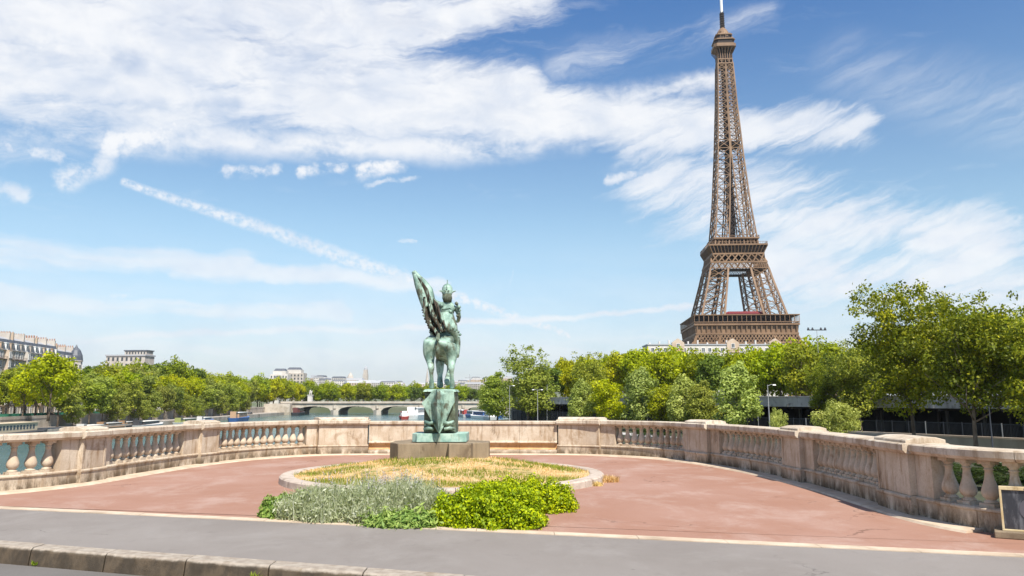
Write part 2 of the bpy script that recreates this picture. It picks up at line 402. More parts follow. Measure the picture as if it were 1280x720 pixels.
M_offw = mat('white_render', rough=.85, fn=noisy((.48,.45,.41), (.58,.55,.51), .25))
M_limes = mat('facade_limestone', rough=.9, fn=noisy((.42,.33,.25), (.52,.43,.34), .22, (.46,.27,.14), .12))
M_limes2 = mat('facade_pale', rough=.9, fn=noisy((.38,.34,.30), (.48,.44,.39), .3))
M_slate = mat('roof_slate', rough=.5, fn=noisy((.07,.08,.10), (.11,.12,.14), .8))
M_zinc = mat('roof_zinc', (.34,.35,.37), .5)
M_brick = mat('chimney_brick', rough=.9, fn=noisy((.36,.18,.12), (.46,.32,.24), .5))
M_bstone = mat('bridge_stone', rough=.9, fn=noisy((.40,.35,.29), (.50,.45,.38), .2, (.27,.23,.17), .15))
M_quay = mat('quay_stone', rough=.95, fn=noisy((.34,.29,.235), (.44,.385,.32), .35, (.16,.13,.10), .12, stretch=(1,1,.4)))
M_quayt = mat('quay_paving', rough=.95, fn=noisy((.30,.265,.23), (.38,.34,.30), .15))
M_conc = mat('viaduct_concrete', rough=.9, fn=noisy((.40,.38,.36), (.52,.50,.47), .35, (.15,.13,.12), .5, stretch=(1,1,.3)))
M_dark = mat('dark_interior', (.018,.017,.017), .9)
M_fence = mat('fence_steel', (.04,.045,.055), .5)
M_pole = mat('pole_steel', (.30,.31,.32), .5)
M_bark = mat('bark', rough=.95, fn=noisy((.09,.065,.045), (.17,.135,.10), 2.0, stretch=(1,1,.3)))
def water_fn(nt, b):
    p = pos(nt)
    c = mixc(sstep(noise(scaled(nt, p, (1,.4,1)), .05, 5, .6), .4, .65), (.045,.115,.115), (.075,.155,.15), nt)
    nt.links.new(c, b.inputs['Base Color'])
    addbump(nt, b, noise(scaled(nt, p, (1,.5,1)), 1.1, 6, .65), .9, .35)
M_water = mat('river_water', rough=.12, spec=.5, fn=water_fn)
M_city = mat('city_ground', rough=1, fn=noisy((.10,.12,.06), (.17,.17,.13), .01))

M_qgrass = mat('quay_grass', rough=1, fn=noisy((.035,.04,.02), (.06,.065,.035), .4, (.10,.09,.06), .12))
M_bronzd = mat('dark_bronze', rough=.7, spec=.3, fn=noisy((.05,.055,.035), (.13,.16,.11), 5.0, (.22,.33,.27), 6.0, bump=.5, bscale=20, bdist=.015))
def leaf_mat(name, ca, cb, cc, trans=.35):
    m = bpy.data.materials.new(name); m.use_nodes = True; nt = m.node_tree; V.nt = nt
    b = nt.nodes['Principled BSDF']; out = nt.nodes['Material Output']
    at = nt.nodes.new('ShaderNodeAttribute'); at.attribute_name = 'tint'
    oi = nt.nodes.new('ShaderNodeObjectInfo'); t = V(at.outputs['Fac'])
    c = mixc(sstep(t, .0, .55), ca, cb, nt); c = mixc(sstep(t, .55, 1.0), c, cc, nt)
    hs = nt.nodes.new('ShaderNodeHueSaturation'); nt.links.new(c, hs.inputs['Color'])
    rr = V(oi.outputs['Random'])
    nt.links.new((rr*.026+.484).s, hs.inputs['Hue']); nt.links.new((V.m('FRACT', rr*7.13)*.34+1.02).s, hs.inputs['Value'])
    nt.links.new((V.m('FRACT', rr*3.7)*.12+1.06).s, hs.inputs['Saturation'])
    nt.links.new(hs.outputs[0], b.inputs['Base Color']); b.inputs['Roughness'].default_value = .55; b.inputs['Specular IOR Level'].default_value = .25
    tr = nt.nodes.new('ShaderNodeBsdfTranslucent'); nt.links.new(mixc(1.0, hs.outputs[0], (1.5,1.45,.7), nt, 'MULTIPLY'), tr.inputs[0])
    mx = nt.nodes.new('ShaderNodeMixShader'); mx.inputs[0].default_value = trans
    nt.links.new(b.outputs[0], mx.inputs[1]); nt.links.new(tr.outputs[0], mx.inputs[2]); nt.links.new(mx.outputs[0], out.inputs[0])
    MATS[name] = m; return m
L_plane = leaf_mat('plane_leaves', (.10,.13,.018), (.20,.25,.025), (.36,.38,.035))
L_bright = leaf_mat('yellow_green_leaves', (.14,.17,.016), (.29,.32,.024), (.46,.45,.04))
L_olive = leaf_mat('olive_leaves', (.10,.125,.03), (.20,.235,.05), (.35,.37,.09))
L_poplar = leaf_mat('poplar_leaves', (.13,.16,.045), (.28,.32,.10), (.47,.50,.20))
L_shade = leaf_mat('dark_bush_leaves', (.015,.03,.008), (.035,.055,.012), (.07,.09,.02))
L_hero = leaf_mat('quay_tree_leaves', (.055,.07,.014), (.16,.185,.028), (.40,.38,.065))
L_dark = leaf_mat('dark_leaves', (.05,.08,.018), (.11,.15,.03), (.20,.24,.05))
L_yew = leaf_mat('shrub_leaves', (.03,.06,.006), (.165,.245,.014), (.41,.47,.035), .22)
L_jun = leaf_mat('juniper_leaves', (.05,.10,.03), (.13,.21,.06), (.24,.31,.10), .25)
L_lav = leaf_mat('lavender_leaves', (.15,.19,.09), (.29,.33,.20), (.50,.52,.42), .25)
L_dry = leaf_mat('dry_grass', (.36,.27,.09), (.58,.42,.18), (.80,.64,.36), .2)
L_dry2 = leaf_mat('green_grass', (.10,.14,.02), (.17,.22,.03), (.28,.30,.07), .3)

# ---------------------------------------------------------------- leaves as many small quads
def card_mesh(name, P, N, S, tint, mt, aspect=1.0, rng=None, up=None):
    """P centres, N normals, S sizes, one bent leaf-shaped card each"""
    n = len(P); rng = rng or np.random.default_rng(1)
    N = N/np.linalg.norm(N, axis=1, keepdims=True)
    a = rng.normal(size=(n, 3)) if up is None else up
    U = np.cross(N, a); U /= np.linalg.norm(U, axis=1, keepdims=True)+1e-9; W = np.cross(N, U)
    s = S[:, None]; wv = U*s*.5; hv = W*s*.5*aspect
    q = np.stack([P-hv, P+wv*.9-hv*.1+N*s*.12, P+hv, P-wv*.9-hv*.1+N*s*.12], axis=1).reshape(-1, 3)
    me = bpy.data.meshes.new(name); me.vertices.add(4*n); me.vertices.foreach_set('co', q.astype(np.float32).ravel())
    me.loops.add(4*n); me.loops.foreach_set('vertex_index', np.arange(4*n, dtype=np.int32))
    me.polygons.add(n); me.polygons.foreach_set('loop_start', np.arange(0, 4*n, 4, dtype=np.int32)); me.polygons.foreach_set('loop_total', np.full(n, 4, dtype=np.int32))
    at = me.attributes.new('tint', 'FLOAT', 'FACE'); at.data.foreach_set('value', tint.astype(np.float32))
    me.materials.append(mt); me.update(); me.validate(); return me
def crown_mesh(name, seed, H, Wd, z0, nleaf, size, mt, nclump=70, style='round', sparse=0.0, flat=.75, cr=1.0):
    """crown made of leaf clumps spread through an uneven volume; z0..H high, Wd wide"""
    rg = np.random.default_rng(seed); ch = H-z0; C = []; Rr = []
    while len(C) < nclump:
        p = rg.uniform(-1, 1, 3); r = np.linalg.norm(p)
        if r > 1 or r < .35: continue
        hz = (p[2]+1)/2
        if style == 'round': w = 1.0 if hz < .7 else 1.0-.25*(hz-.7)
        elif style == 'cone': w = 1.15-.85*hz
        else: w = .85+.25*math.sin(hz*7+seed)
        ang = math.atan2(p[1], p[0]); w *= 1+.20*math.sin(2*ang+seed)+.13*math.sin(5*ang+seed*2)
        C.append((p[0]*w*Wd/2*.84, p[1]*w*Wd/2*.84, z0+ch*(.06+.88*hz) + .03*ch*rg.normal()))
        Rr.append(Wd*cr*rg.uniform(.11, .19)*(1.0 if hz < .85 else .75))
    C = np.array(C); Rr = np.array(Rr)
    wgt = Rr**2; wgt /= wgt.sum(); idx = rg.choice(len(C), nleaf, p=wgt)
    d = rg.normal(size=(nleaf, 3)); d /= np.linalg.norm(d, axis=1, keepdims=True)
    rad = rg.uniform(.45, 1.0, nleaf)**.6 * (1+.22*rg.normal(size=nleaf)*(rg.random(nleaf) < .25))
    P = C[idx] + d*(Rr[idx]*rad)[:, None]*np.array([1, 1, flat])
    if sparse:
        tw = int(nleaf*sparse); ii = rg.choice(nleaf, tw, replace=False)
        k = int(nclump*.35); tips = np.stack([rg.uniform(-.36, .36, k)*Wd, rg.uniform(-.36, .36, k)*Wd, rg.uniform(H*.84, H*1.06, k)], axis=1)
        P[ii] = tips[rg.integers(0, k, tw)] + rg.normal(size=(tw, 3))*Wd*.028
    N = d*np.array([1, 1, .8]) + np.array([0, 0, .45]) + rg.normal(size=(nleaf, 3))*.5
    ct = rg.uniform(0, 1, len(C))
    tint = np.clip(.45*ct[idx] + .55*rg.random(nleaf), 0, 1)
    S = size*rg.uniform(.6, 1.35, nleaf)
    return card_mesh(name, P, N, S, tint, mt, 1.35, rg)
def trunk_mesh(name, seed, H, z0, Wd, r, mt=None, lean=0.0, limbs=9, forks=1):
    rg = random.Random(seed); mb = MB(); top = H*.8
    px, py = rg.uniform(-1, 1)*lean, rg.uniform(-1, 1)*lean
    pts = []; n = 8
    for i in range(n+1):
        t = i/n; pts.append((px*t*t+.12*math.sin(t*5+seed)*t*r*4, py*t*t, -0.3+t*(top+.3)))
    mb.tube(pts, [r*(1.35 if i == 0 else 1.0)*(1-.82*i/n) for i in range(n+1)], 9)
    for k in range(limbs):
        t = rg.uniform(max(.22, z0/top*.8), .85); i = int(t*n); b = Vector(pts[i]).lerp(Vector(pts[min(i+1, n)]), t*n-i)
        a = k*2.4+rg.uniform(-.5, .5); L = Wd*.5*rg.uniform(.55, .9)*(1.1-t*.5); rise = L*rg.uniform(.5, 1.1)
        p1 = b + Vector((math.cos(a)*L*.45, math.sin(a)*L*.45, rise*.45)); p2 = b + Vector((math.cos(a+.2)*L, math.sin(a+.2)*L, rise))
        rr = r*(1-.8*t)*.55; mb.tube([b, p1, p2], [rr, rr*.6, rr*.15], 6)
        q = p1 + Vector((math.cos(a-.9)*L*.4, math.sin(a-.9)*L*.4, rise*.4)); mb.tube([p1, q], [rr*.5, rr*.12], 5)
    return mb.mesh(name, mt or M_bark, True)

# ================================================================ SETTING
WZ = -8.9       # river level
LQ = -7.2       # lower quay, left
UQ = -4.4       # street level, left
RQ = -5.2       # lower quay, right
def structure(o): o['kind'] = 'structure'; return o
def bankL(d): return -136 - .0618*(d-230)
MB().add([(-6000,-1500,-10.5),(6000,-1500,-10.5),(6000,9000,-10.5),(-6000,9000,-10.5)], [(0,1,2,3)]).build('ground', M_city)['kind'] = 'structure'
MB().add([(-190,-300,WZ),(230,-300,WZ),(230,950,WZ),(-190,950,WZ)], [(0,1,2,3)]).build('river', M_water)['kind'] = 'structure'
# left bank: low quay with a river wall, then the street behind a retaining wall
def band(d0, d1, off0, off1, z0, z1, name, mt):
    ds = [d0+(d1-d0)*i/10 for i in range(11)]
    poly = [(bankL(d)-off0, d) for d in ds] + [(bankL(d)-off1, d) for d in reversed(ds)]
    o = MB().prism(poly, z0, z1).build(name, mt); o['kind'] = 'structure'; return o
band(-100, 640, 0, 13, -10.4, LQ, 'lower_quay', M_quayt)
band(-100, 640, 13.9, 2500, -10.4, UQ, 'street_ground', M_quayt)
band(640, 6000, -1200, 2500, -10.45, UQ-.6, 'far_ground', M_city)
# right bank
VA = Vector((0, 256)); VC = Vector((72.6, 113.5)); VD = (VC-VA).normalized(); VN = Vector((-VD.y, VD.x))  # VN away from the river?
if VN.x < 0: VN = -VN
def rb(s, off): p = VA + VD*s + VN*off; return (p.x, p.y)   # s along the bank towards us, off inland
structure(MB().prism([rb(300, -75), rb(190, -66), rb(110, -46), rb(0, -16), (4, 300), (10, 640), (30, 640), (40, 320), rb(0, 30), rb(300, 30)], -10.3, RQ).build('right_quay', M_qgrass))
structure(MB().prism([rb(330, 22), rb(0, 22), (48, 330), (40, 640), (2500, 640), (2500, -100)], -10.2, -1.2).build('right_street_ground', M_city))
structure(MB().prism([rb(300, -38), rb(110, -26), rb(0, -9), rb(0, -6), rb(110, -21), rb(300, -31)], -9, RQ+.03).build('quay_path', M_conc))
# rising ground with the far city
hm = MB(); nx, ny = 60, 24
for j in range(ny+1):
    for i in range(nx+1):
        x = -1500+3200*i/nx; y = 760+4200*j/ny; t = min(1, j/6)
        z = UQ-1 + t*(26+14*math.sin(x*.0032+1.2)+10*math.sin(x*.009+y*.004)) * (1 if x < 300 else max(.1, 1-(x-300)/500))
        hm.v.append((x, y, z))
for j in range(ny):
    for i in range(nx): a = j*(nx+1)+i; hm.f.append((a, a+1, a+nx+2, a+nx+1)); hm.m.append(0)
structure(hm.build('hills', M_city, smooth=True))
def hill_z(x, y):
    t = max(0, min(1, (y-760)/4200*24/6))
    return UQ-1 + t*(26+14*math.sin(x*.0032+1.2)+10*math.sin(x*.009+y*.004)) * (1 if x < 300 else max(.1, 1-(x-300)/500))

# ---------------------------------------------------------------- terrace on the bridge
PATH_CTRL = [(-16.5,11.9),(-13.2,13.1),(-10.9,13.9),(-9.45,14.95),(-8.80,16.2),(-8.60,17.6),(-8.42,19.5),(-8.12,21.5),(-7.35,23.6),(-6.05,25.1),(-4.54,25.5),
             (-1.5,25.62),(1.43,25.5),(2.75,25.0),(4.2,23.7),(5.08,21.8),(5.62,19.5),(5.86,17.5),(5.94,15.5),(5.90,13.3),(5.86,12.0),(6.02,10.95),(6.55,10.15),(7.7,9.55),(9.8,9.0),(12,8.5)]
def catmull(ps, n=24):
    out = []
    for i in range(len(ps)-1):
        p0 = Vector(ps[max(i-1, 0)]); p1 = Vector(ps[i]); p2 = Vector(ps[i+1]); p3 = Vector(ps[min(i+2, len(ps)-1)])
        for k in range(n):
            t = k/n; out.append(.5*((2*p1)+(p2-p0)*t+(2*p0-5*p1+4*p2-p3)*t*t+(3*p1-p0-3*p2+p3)*t**3))
    out.append(Vector(ps[-1])); return out
PTS = catmull(PATH_CTRL); ARC = [0.0]
for i in range(1, len(PTS)): ARC.append(ARC[-1]+(PTS[i]-PTS[i-1]).length)
ARCn = np.array(ARC); PX_ = np.array([p.x for p in PTS]); PY_ = np.array([p.y for p in PTS])
def at(s):
    x = float(np.interp(s, ARCn, PX_)); y = float(np.interp(s, ARCn, PY_))
    x2 = float(np.interp(s+.15, ARCn, PX_)); y2 = float(np.interp(s+.15, ARCn, PY_)); x1 = float(np.interp(s-.15, ARCn, PX_)); y1 = float(np.interp(s-.15, ARCn, PY_))
    t = Vector((x2-x1, y2-y1)).normalized(); return Vector((x, y)), t, Vector((t.y, -t.x))
def off(s, u): p, t, n = at(s); q = p+n*u; return (q.x, q.y)
def s_of(px):       # place along the wall seen at that picture column (foot of the wall)
    pr = 640 + F*PX_/(PC*PY_+PS*(0-EYE)); best = None
    ok = [i for i in range(len(pr)-1) if (pr[i]-px)*(pr[i+1]-px) <= 0 and PY_[i] > 0]
    i = ok[0] if ok else (0 if px < 0 else len(pr)-2)
    f = (px-pr[i])/(pr[i+1]-pr[i]) if ok else 0
    return ARC[i]+f*(ARC[i+1]-ARC[i])
def sweep(mb, s0, s1, prof, step=.12, mi=0, ease=0):
    n = max(1, int(math.ceil((s1-s0)/step))); k = len(prof); vs = []
    for i in range(n+1):
        s = s0+(s1-s0)*i/n; p, t, nn = at(s)
        for u, z in prof: q = p+nn*u; vs.append((q.x, q.y, z))
    fs = [(i*k+j, i*k+(j+1) % k, (i+1)*k+(j+1) % k, (i+1)*k+j) for i in range(n) for j in range(k)]
    fs.append(tuple(range(k))[::-1]); fs.append(tuple(n*k+j for j in range(k)))
    return mb.add(vs, fs, mi)
Smin, Smax = ARC[0]+.1, ARC[-1]-.1
# front edge of the red paving and the kerb of the roadway (straight lines)
def line1(x): return 10.72-.287*x
def kerbl(x): return 8.0-.335*x
ins = [off(Smin+(Smax-Smin)*i/160, .0) for i in range(161)]
outs = [off(Smin+(Smax-Smin)*i/160, -.62) for i in range(161)]
inner = [p for p in ins if p[1] > line1(p[0])+.05]
structure(MB().prism([(-60, kerbl(-60)-.3)] + [(-60, 28)] + [(outs[0][0]-.5, outs[0][1]+.6)] + outs + [(outs[-1][0]+.5, outs[-1][1]+.3), (60, 7), (60, kerbl(60)-.3)] , -1.8, -.012).build('bridge_deck', M_quay)) if False else None
deck = MB().prism(outs + [(14, kerbl(14)-.2), (-18, kerbl(-18)-.2)], -2.0, -.012)
structure(deck.build('bridge_deck', M_quay))
structure(MB().prism([(p[0]*.93-.1, 10+(p[1]-10)*.93) for p in outs] + [(13, 4), (-16, 8)], -10.6, -1.9).build('bridge_pier', M_quay))
structure(MB().prism([(-70, kerbl(-70)-.36), (70, kerbl(70)-.36), (70, -30), (-70, 0)], -1.6, -.165).build('road', M_road))
pol = [(inner[0][0]-.0, inner[0][1])] + inner
def sheet(poly, z, name, mt):
    o = MB().add([(x, y, z) for x, y in poly], [tuple(range(len(poly)))]).build(name, mt); o['kind'] = 'structure'; return o
sheet(inner + [(inner[-1][0], line1(inner[-1][0])+.1), (inner[0][0], line1(inner[0][0])+.1)], .0, 'terrace_paving', M_red)
sheet([(-17.5, line1(-17.5)), (12.5, line1(12.5)), (12.5, kerbl(12.5)-.02), (-17.5, kerbl(-17.5)-.02)], .0, 'sidewalk', M_walk)
mb = MB(); x = -17.5
rnd = random.Random(4)
while x < 12.4:
    w = 1.0+rnd.uniform(-.02, .02); x2 = min(x+w, 12.5); z = .008+rnd.uniform(0, .003)
    mb.add([(x+.003, line1(x)-.06, z), (x2-.003, line1(x2)-.06, z), (x2-.003, line1(x2)+.16, z), (x+.003, line1(x)+.16, z), (x+.003, line1(x)-.06, -.01), (x2-.003, line1(x2)-.06, -.01), (x2-.003, line1(x2)+.16, -.01), (x+.003, line1(x)+.16, -.01)],
           [(0,1,2,3),(0,4,5,1),(3,2,6,7),(0,3,7,4),(1,5,6,2)]); x = x2
structure(mb.build('pale_strip', M_edge))
mb = MB(); x = -17.5; ang = math.atan(.335)
while x < 12.4:
    w = rnd.choice((.98, 1.02, 1.0)); x2 = min(x+w, 12.5); zt = .012+rnd.uniform(-.004, .004)
    sub = MB(); 
    prof = [(.0, -.3), (.0, zt-.0), (-.225, zt), (-.25, zt-.014), (-.265, zt-.04), (-.325, -.3)]
    vs = []
    for xx in (x+.007, x2-.007):
        for u, z in prof: vs.append((xx, kerbl(xx)+u*1.05, z))
    k = 6; mb.add(vs, [(j, (j+1) % k, k+(j+1) % k, k+j) for j in range(k)]+[tuple(range(k))[::-1], tuple(range(k, 2*k))]); x = x2
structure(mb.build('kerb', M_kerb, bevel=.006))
structure(MB().prism([(-17.5, kerbl(-17.5)-.05), (12.5, kerbl(12.5)-.05), (12.5, kerbl(12.5)-.2), (-17.5, kerbl(-17.5)-.2)], -.4, -.03).build('kerb_bed', M_joint))
# pale skirting strip along the foot of the wall
mb = MB(); s = s_of(-60)
s_end = s_of(1228)
sweep(mb, s, s_end, [(-.1, -.02), (-.1, .035), (.28, .028), (.31, .0), (.31, -.02)])
structure(mb.build('foot_strip', M_edge))

# ---------------------------------------------------------------- stone parapet
par = empty('stone_parapet', (0, 0, 0), 0, 'weathered cream stone parapet with bulbous balusters curving round the terrace', 'parapet')
bal = MB()
bal.box(-.105, .105, -.105, .105, .302, .348)
bal.lathe([(.088,.348),(.092,.36),(.088,.375),(.066,.385),(.062,.40),(.075,.41),(.098,.435),(.110,.47),(.110,.50),(.100,.54),(.082,.59),(.063,.65),(.052,.71),(.047,.765),(.062,.772),(.064,.785),(.050,.793),(.050,.805),(.066,.82),(.084,.845)], 18)
bal.box(-.092, .092, -.092, .092, .845, .896)
bal_me = bal.mesh('baluster', M_stone, False)
for p in bal_me.polygons: p.use_smooth = len(p.vertices) == 4 and abs(p.normal.z) < .93 and .35 < p.center.z < .845
T_ = .30      # plinth height
def plinth(s0, s1, front=0.0):
    n = max(1, round((s1-s0)/1.25)); g = .004
    for i in range(n):
        a, b = s0+(s1-s0)*i/n+g, s0+(s1-s0)*(i+1)/n-g
        mb = MB(); sweep(mb, a, b, [(-.42, -.05), (-.42, .27), (-.40, .30), (front-.02, .302), (front, .285), (front, .262), (front-.03, .25), (front-.03, -.05)])
        mb.build('plinth', M_stone, par)
def coping(s0, s1, front=0.0):
    n = max(1, round((s1-s0)/1.5)); g = .004
    for i in range(n):
        a, b = s0+(s1-s0)*i/n+g, s0+(s1-s0)*(i+1)/n-g
        mb = MB(); sweep(mb, a, b, [(-.40, .897), (-.44, .93), (-.46, .935), (-.46, 1.03), (-.43, 1.047), (front+.04, 1.047), (front+.065, 1.03), (front+.065, .945), (front+.045, .93), (front+.03, .91), (front-.02, .897)])
        mb.build('coping', M_cop, par)
def dosseret(s0, s1):
    mb = MB(); sweep(mb, s0+.003, s1-.003, [(-.36, .302), (-.36, .897), (-.05, .897), (-.05, .302)]); mb.build('end_block', M_stone, par)
def pedestal(s0, s1, big=False):
    g = .004; f = .07
    mb = MB(); sweep(mb, s0+g, s1-g, [(-.5, .30), (-.5, .897), (f-.03, .897), (f-.03, .30)])
    p = mb.build('pedestal', M_stone, par, bevel=.008)
    mb = MB(); sweep(mb, s0-.03, s1+.03, [(-.53, -.05), (-.53, .28), (-.50, .30), (f-.01, .30), (f+.02, .28), (f+.02, .25), (f, .24), (f, -.05)]); mb.build('pedestal_base', M_stone, par, bevel=.006)
    # slightly sunk panel frame on the die
    if not big:
        for a, b, z0, z1 in ((s0+.0, s0+.07, .30, .895), (s1-.07, s1-.0, .30, .895)):
            mb = MB(); sweep(mb, a+g+.002, b-.002, [(f-.035, z0+.003), (f-.035, z1-.002), (f-.018, z1-.002), (f-.018, z0+.003)])
            mb.build('pilaster_strip', M_stone, par)
    mb = MB(); sweep(mb, s0-.05, s1+.05, [(-.54, .899), (-.57, .94), (-.57, 1.04), (-.54, 1.053), (f+.05, 1.053), (f+.08, 1.035), (f+.08, .95), (f+.06, .935), (f+.04, .912), (f-.0, .899)]); c = mb.build('coping', M_cop, par, bevel=.005)
    mb = MB(); sweep(mb, s0-.0, s1+.0, [(-.54, 1.045), (-.54, 1.10), (-.40, 1.135), (-.12, 1.135), (f-.02, 1.10), (f-.0, 1.085), (f-.0, 1.045)]); mb.build('cap_stone', M_cop, par, bevel=.01)
nb = 0
def bay(s0, s1, n):
    global nb
    plinth(s0-.4, s1+.4) if False else None
    for i in range(n):
        s = s0+(s1-s0)*(i+.5)/n; p, t, nn = at(s); q = p+nn*(-.19)
        o = put('baluster', bal_me, par, (q.x, q.y, 0), math.atan2(t.y, t.x)); nb += 1
# picture columns where bays, end blocks and pedestals begin (foot of the wall)
S = {k: s_of(k) for k in (75, 97, 127, 138, 230, 248, 270, 274, 383, 397, 459, 698, 750, 768, 853, 860, 887, 898, 976, 982, 1005, 1016, 1097, 1104, 1145, 1166)}
sA = S[75]-2.55; sAe = sA-.35
# left side
S1328 = S[1166]+2.9
runs = [
 ('P', sA-.35-.75, sA-.35), ('D', sA-.35, sA), ('B', sA, S[75], 7), ('D', S[75], S[97]), ('P', S[97], S[127]), ('D', S[127], S[138]), ('B', S[138], S[230], 10), ('D', S[230], S[248]),
 ('P', S[248], S[270]), ('B', S[274], S[383], 13), ('D', S[383], S[397]), ('P', S[397], S[459], True),
 ('P', S[698], S[750], True), ('D', S[750], S[768]), ('B', S[768], S[853], 11), ('D', S[853], S[860]), ('P', S[860], S[887]), ('D', S[887], S[898]), ('B', S[898], S[976], 12), ('D', S[976], S[982]),
 ('P', S[982], S[1005]), ('D', S[1005], S[1016]), ('B', S[1016], S[1097], 12), ('D', S[1097], S[1104]), ('P', S[1104], S[1145]), ('D', S[1145], S[1166]), ('B', S[1166], S1328, 8), ('D', S1328, S1328+.3), ('P', S1328+.3, S1328+1.1)]
segstart = None
for i, r in enumerate(runs):
    if r[0] == 'P': pedestal(r[1], r[2], len(r) > 3)
    elif r[0] == 'D': dosseret(r[1], r[2])
    else: bay(r[1], r[2], r[3])
ped = sorted([(r[1], r[2]) for r in runs if r[0] == 'P'])
for (a0, a1), (b0, b1) in zip(ped[:-1], ped[1:]):
    if abs(a1-S[459]) < 1e-6: continue
    plinth(a1+.034, b0-.034); coping(a1+.055, b0-.055)
# centre wall with a low undercut bench, straight between the two large pedestals
a, b = S[459]+.034, S[698]-.034; n = 5
for i in range(n):
    s0, s1 = a+(b-a)*i/n+.003, a+(b-a)*(i+1)/n-.003
    mb = MB(); sweep(mb, s0, s1, [(-.42, .34), (-.42, .897), (-.03, .897), (-.03, .405), (.02, .39), (.035, .37), (.035, .345), (.0, .34)]); mb.build('back_wall', M_stone, par)
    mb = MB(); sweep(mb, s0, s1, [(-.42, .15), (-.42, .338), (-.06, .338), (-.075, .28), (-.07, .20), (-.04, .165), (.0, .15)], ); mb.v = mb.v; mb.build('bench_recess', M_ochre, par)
    mb = MB(); sweep(mb, s0, s1, [(-.41, -.05), (-.41, .148), (.0, .148), (.14, .11), (.16, .09), (.16, -.05)]); mb.build('bench_foot', M_cop, par)
    mb = MB(); sweep(mb, s0, s1, [(-.42, .899), (-.46, .935), (-.46, 1.0), (-.43, 1.012), (.0, 1.012), (.025, .995), (.025, .93), (.0, .912), (-.03, .899)]); mb.build('coping', M_cop, par)

# ---------------------------------------------------------------- flower bed
BC = (-1.47, 17.85); BR = 3.44
bed = empty('planting_bed', (BC[0], BC[1], 0), 0, 'round raised bed of dry turf inside a low pink stone rim', 'flower bed')
mb = MB(); n = 22; sg = 6
for i in range(n):
    a0 = 2*math.pi*i/n+.002; a1 = 2*math.pi*(i+1)/n-.002; vs = []; prof = [(BR-.30, -.02), (BR-.30, .125), (BR-.28, .14), (BR-.03, .14), (BR, .115), (BR+.01, -.02)]; k = len(prof)
    for j in range(sg+1):
        a = a0+(a1-a0)*j/sg
        for r, z in prof: vs.append((r*math.cos(a), r*math.sin(a), z))
    mb.add(vs, [(j*k+q, j*k+(q+1) % k, (j+1)*k+(q+1) % k, (j+1)*k+q) for j in range(sg) for q in range(k)]+[tuple(range(k))[::-1], tuple(sg*k+q for q in range(k))])
mb.build('rim', M_bedrim, bed)
def bed_z(x, y):    # local bed coordinates
    r = math.hypot(x, y)/(BR-.3); q = math.hypot(x+.1, y-1.2)/3.4
    return   .115 + .27*max(0, 1-q**2)*max(0, 1-r**3) + .02*math.sin(x*3+1)*math.cos(y*2.4)*(1-min(1, r)**2)
mb = MB(); nr, na = 22, 64
for i in range(nr+1):
    for j in range(na):
        r = (BR-.295)*i/nr; a = 2*math.pi*j/na; x, y = r*math.cos(a), r*math.sin(a); mb.v.append((x, y, bed_z(x, y)))
for i in range(nr):
    for j in range(na): mb.f.append((i*na+j, i*na+(j+1) % na, (i+1)*na+(j+1) % na, (i+1)*na+j)); mb.m.append(0)
mb.build('soil', M_soil, bed, smooth=True)
def blades(name, P, Ln, Wd, lean, tint, mt, rg):
    """thin bent upright blades: 2 quads each"""
    n = len(P); a = rg.uniform(0, 2*math.pi, n); b = rg.uniform(0, 2*math.pi, n)
    side = np.stack([np.cos(a), np.sin(a), np.zeros(n)], 1)*Wd[:, None]*.5
    ld = np.stack([np.cos(b), np.sin(b), np.zeros(n)], 1)*(lean*Ln)[:, None]
    up = np.array([0, 0, 1.0])*Ln[:, None]
    p0 = P-side; p1 = P+side; m0 = P+up*.55+ld*.35-side*.8; m1 = P+up*.55+ld*.35+side*.8; t0 = P+up*.97+ld-side*.15; t1 = P+up*.97+ld+side*.15
    q = np.stack([p0, p1, m1, m0, m0, m1, t1, t0], 1).reshape(-1, 3)
    me = bpy.data.meshes.new(name); me.vertices.add(8*n); me.vertices.foreach_set('co', q.astype(np.float32).ravel())
    me.loops.add(8*n); me.loops.foreach_set('vertex_index', np.arange(8*n, dtype=np.int32))
    me.polygons.add(2*n); me.polygons.foreach_set('loop_start', np.arange(0, 8*n, 4, dtype=np.int32)); me.polygons.foreach_set('loop_total', np.full(2*n, 4, dtype=np.int32))
    at_ = me.attributes.new('tint', 'FLOAT', 'FACE'); at_.data.foreach_set('value', np.repeat(tint, 2).astype(np.float32))
    me.materials.append(mt); me.update(); me.validate(); return me
rg = np.random.default_rng(5)
def scatter_bed(n, seed, keep):
    r = np.random.default_rng(seed); out = []
    while len(out) < n:
        x, y = r.uniform(-BR, BR, 2)
        if math.hypot(x, y) > BR-.27 or not keep(x, y, r): continue
        if abs(x+.15) < 1.0 and abs(y-1.6) < .95: continue
        out.append((x, y, bed_z(x, y)-.01))
    return np.array(out)
patches = [(-.4, -.2, .9, .3), (1.9, 1.0, .8, .35), (.8, -1.3, 1.2, .35), (-.2, -2.5, 2.2, .42), (-1.8, -1.9, .7, .4), (-2.2, -.5, .8, .4), (2.2, -1.6, .8, .4), (-1.0, .8, .7, .2), (-2.6, 1.2, .5, .3), (1.5, .0, .6, .25), (-.7, .35, .9, .16), (.6, .3, .5, .12), (2.6, .4, .4, .5)]
def green_at(x, y): return any(((x-a)/w)**2+((y-b)/h)**2 < 1 for a, b, w, h in patches)
P = scatter_bed(13000, 3, lambda x, y, r: r.random() < (.35 if green_at(x, y) else .9) and math.sin(x*4.1+y*2.3)+math.sin(y*5.7-x*1.9)+r.normal()*.8 > -.5)
g1 = put('dry_grass', blades('dry_grass', P, rg.uniform(.015, .065, len(P)), rg.uniform(.006, .014, len(P)), rg.uniform(.1, .9, len(P)), rg.random(len(P))**.7, L_dry, rg), None, (BC[0], BC[1], 0))
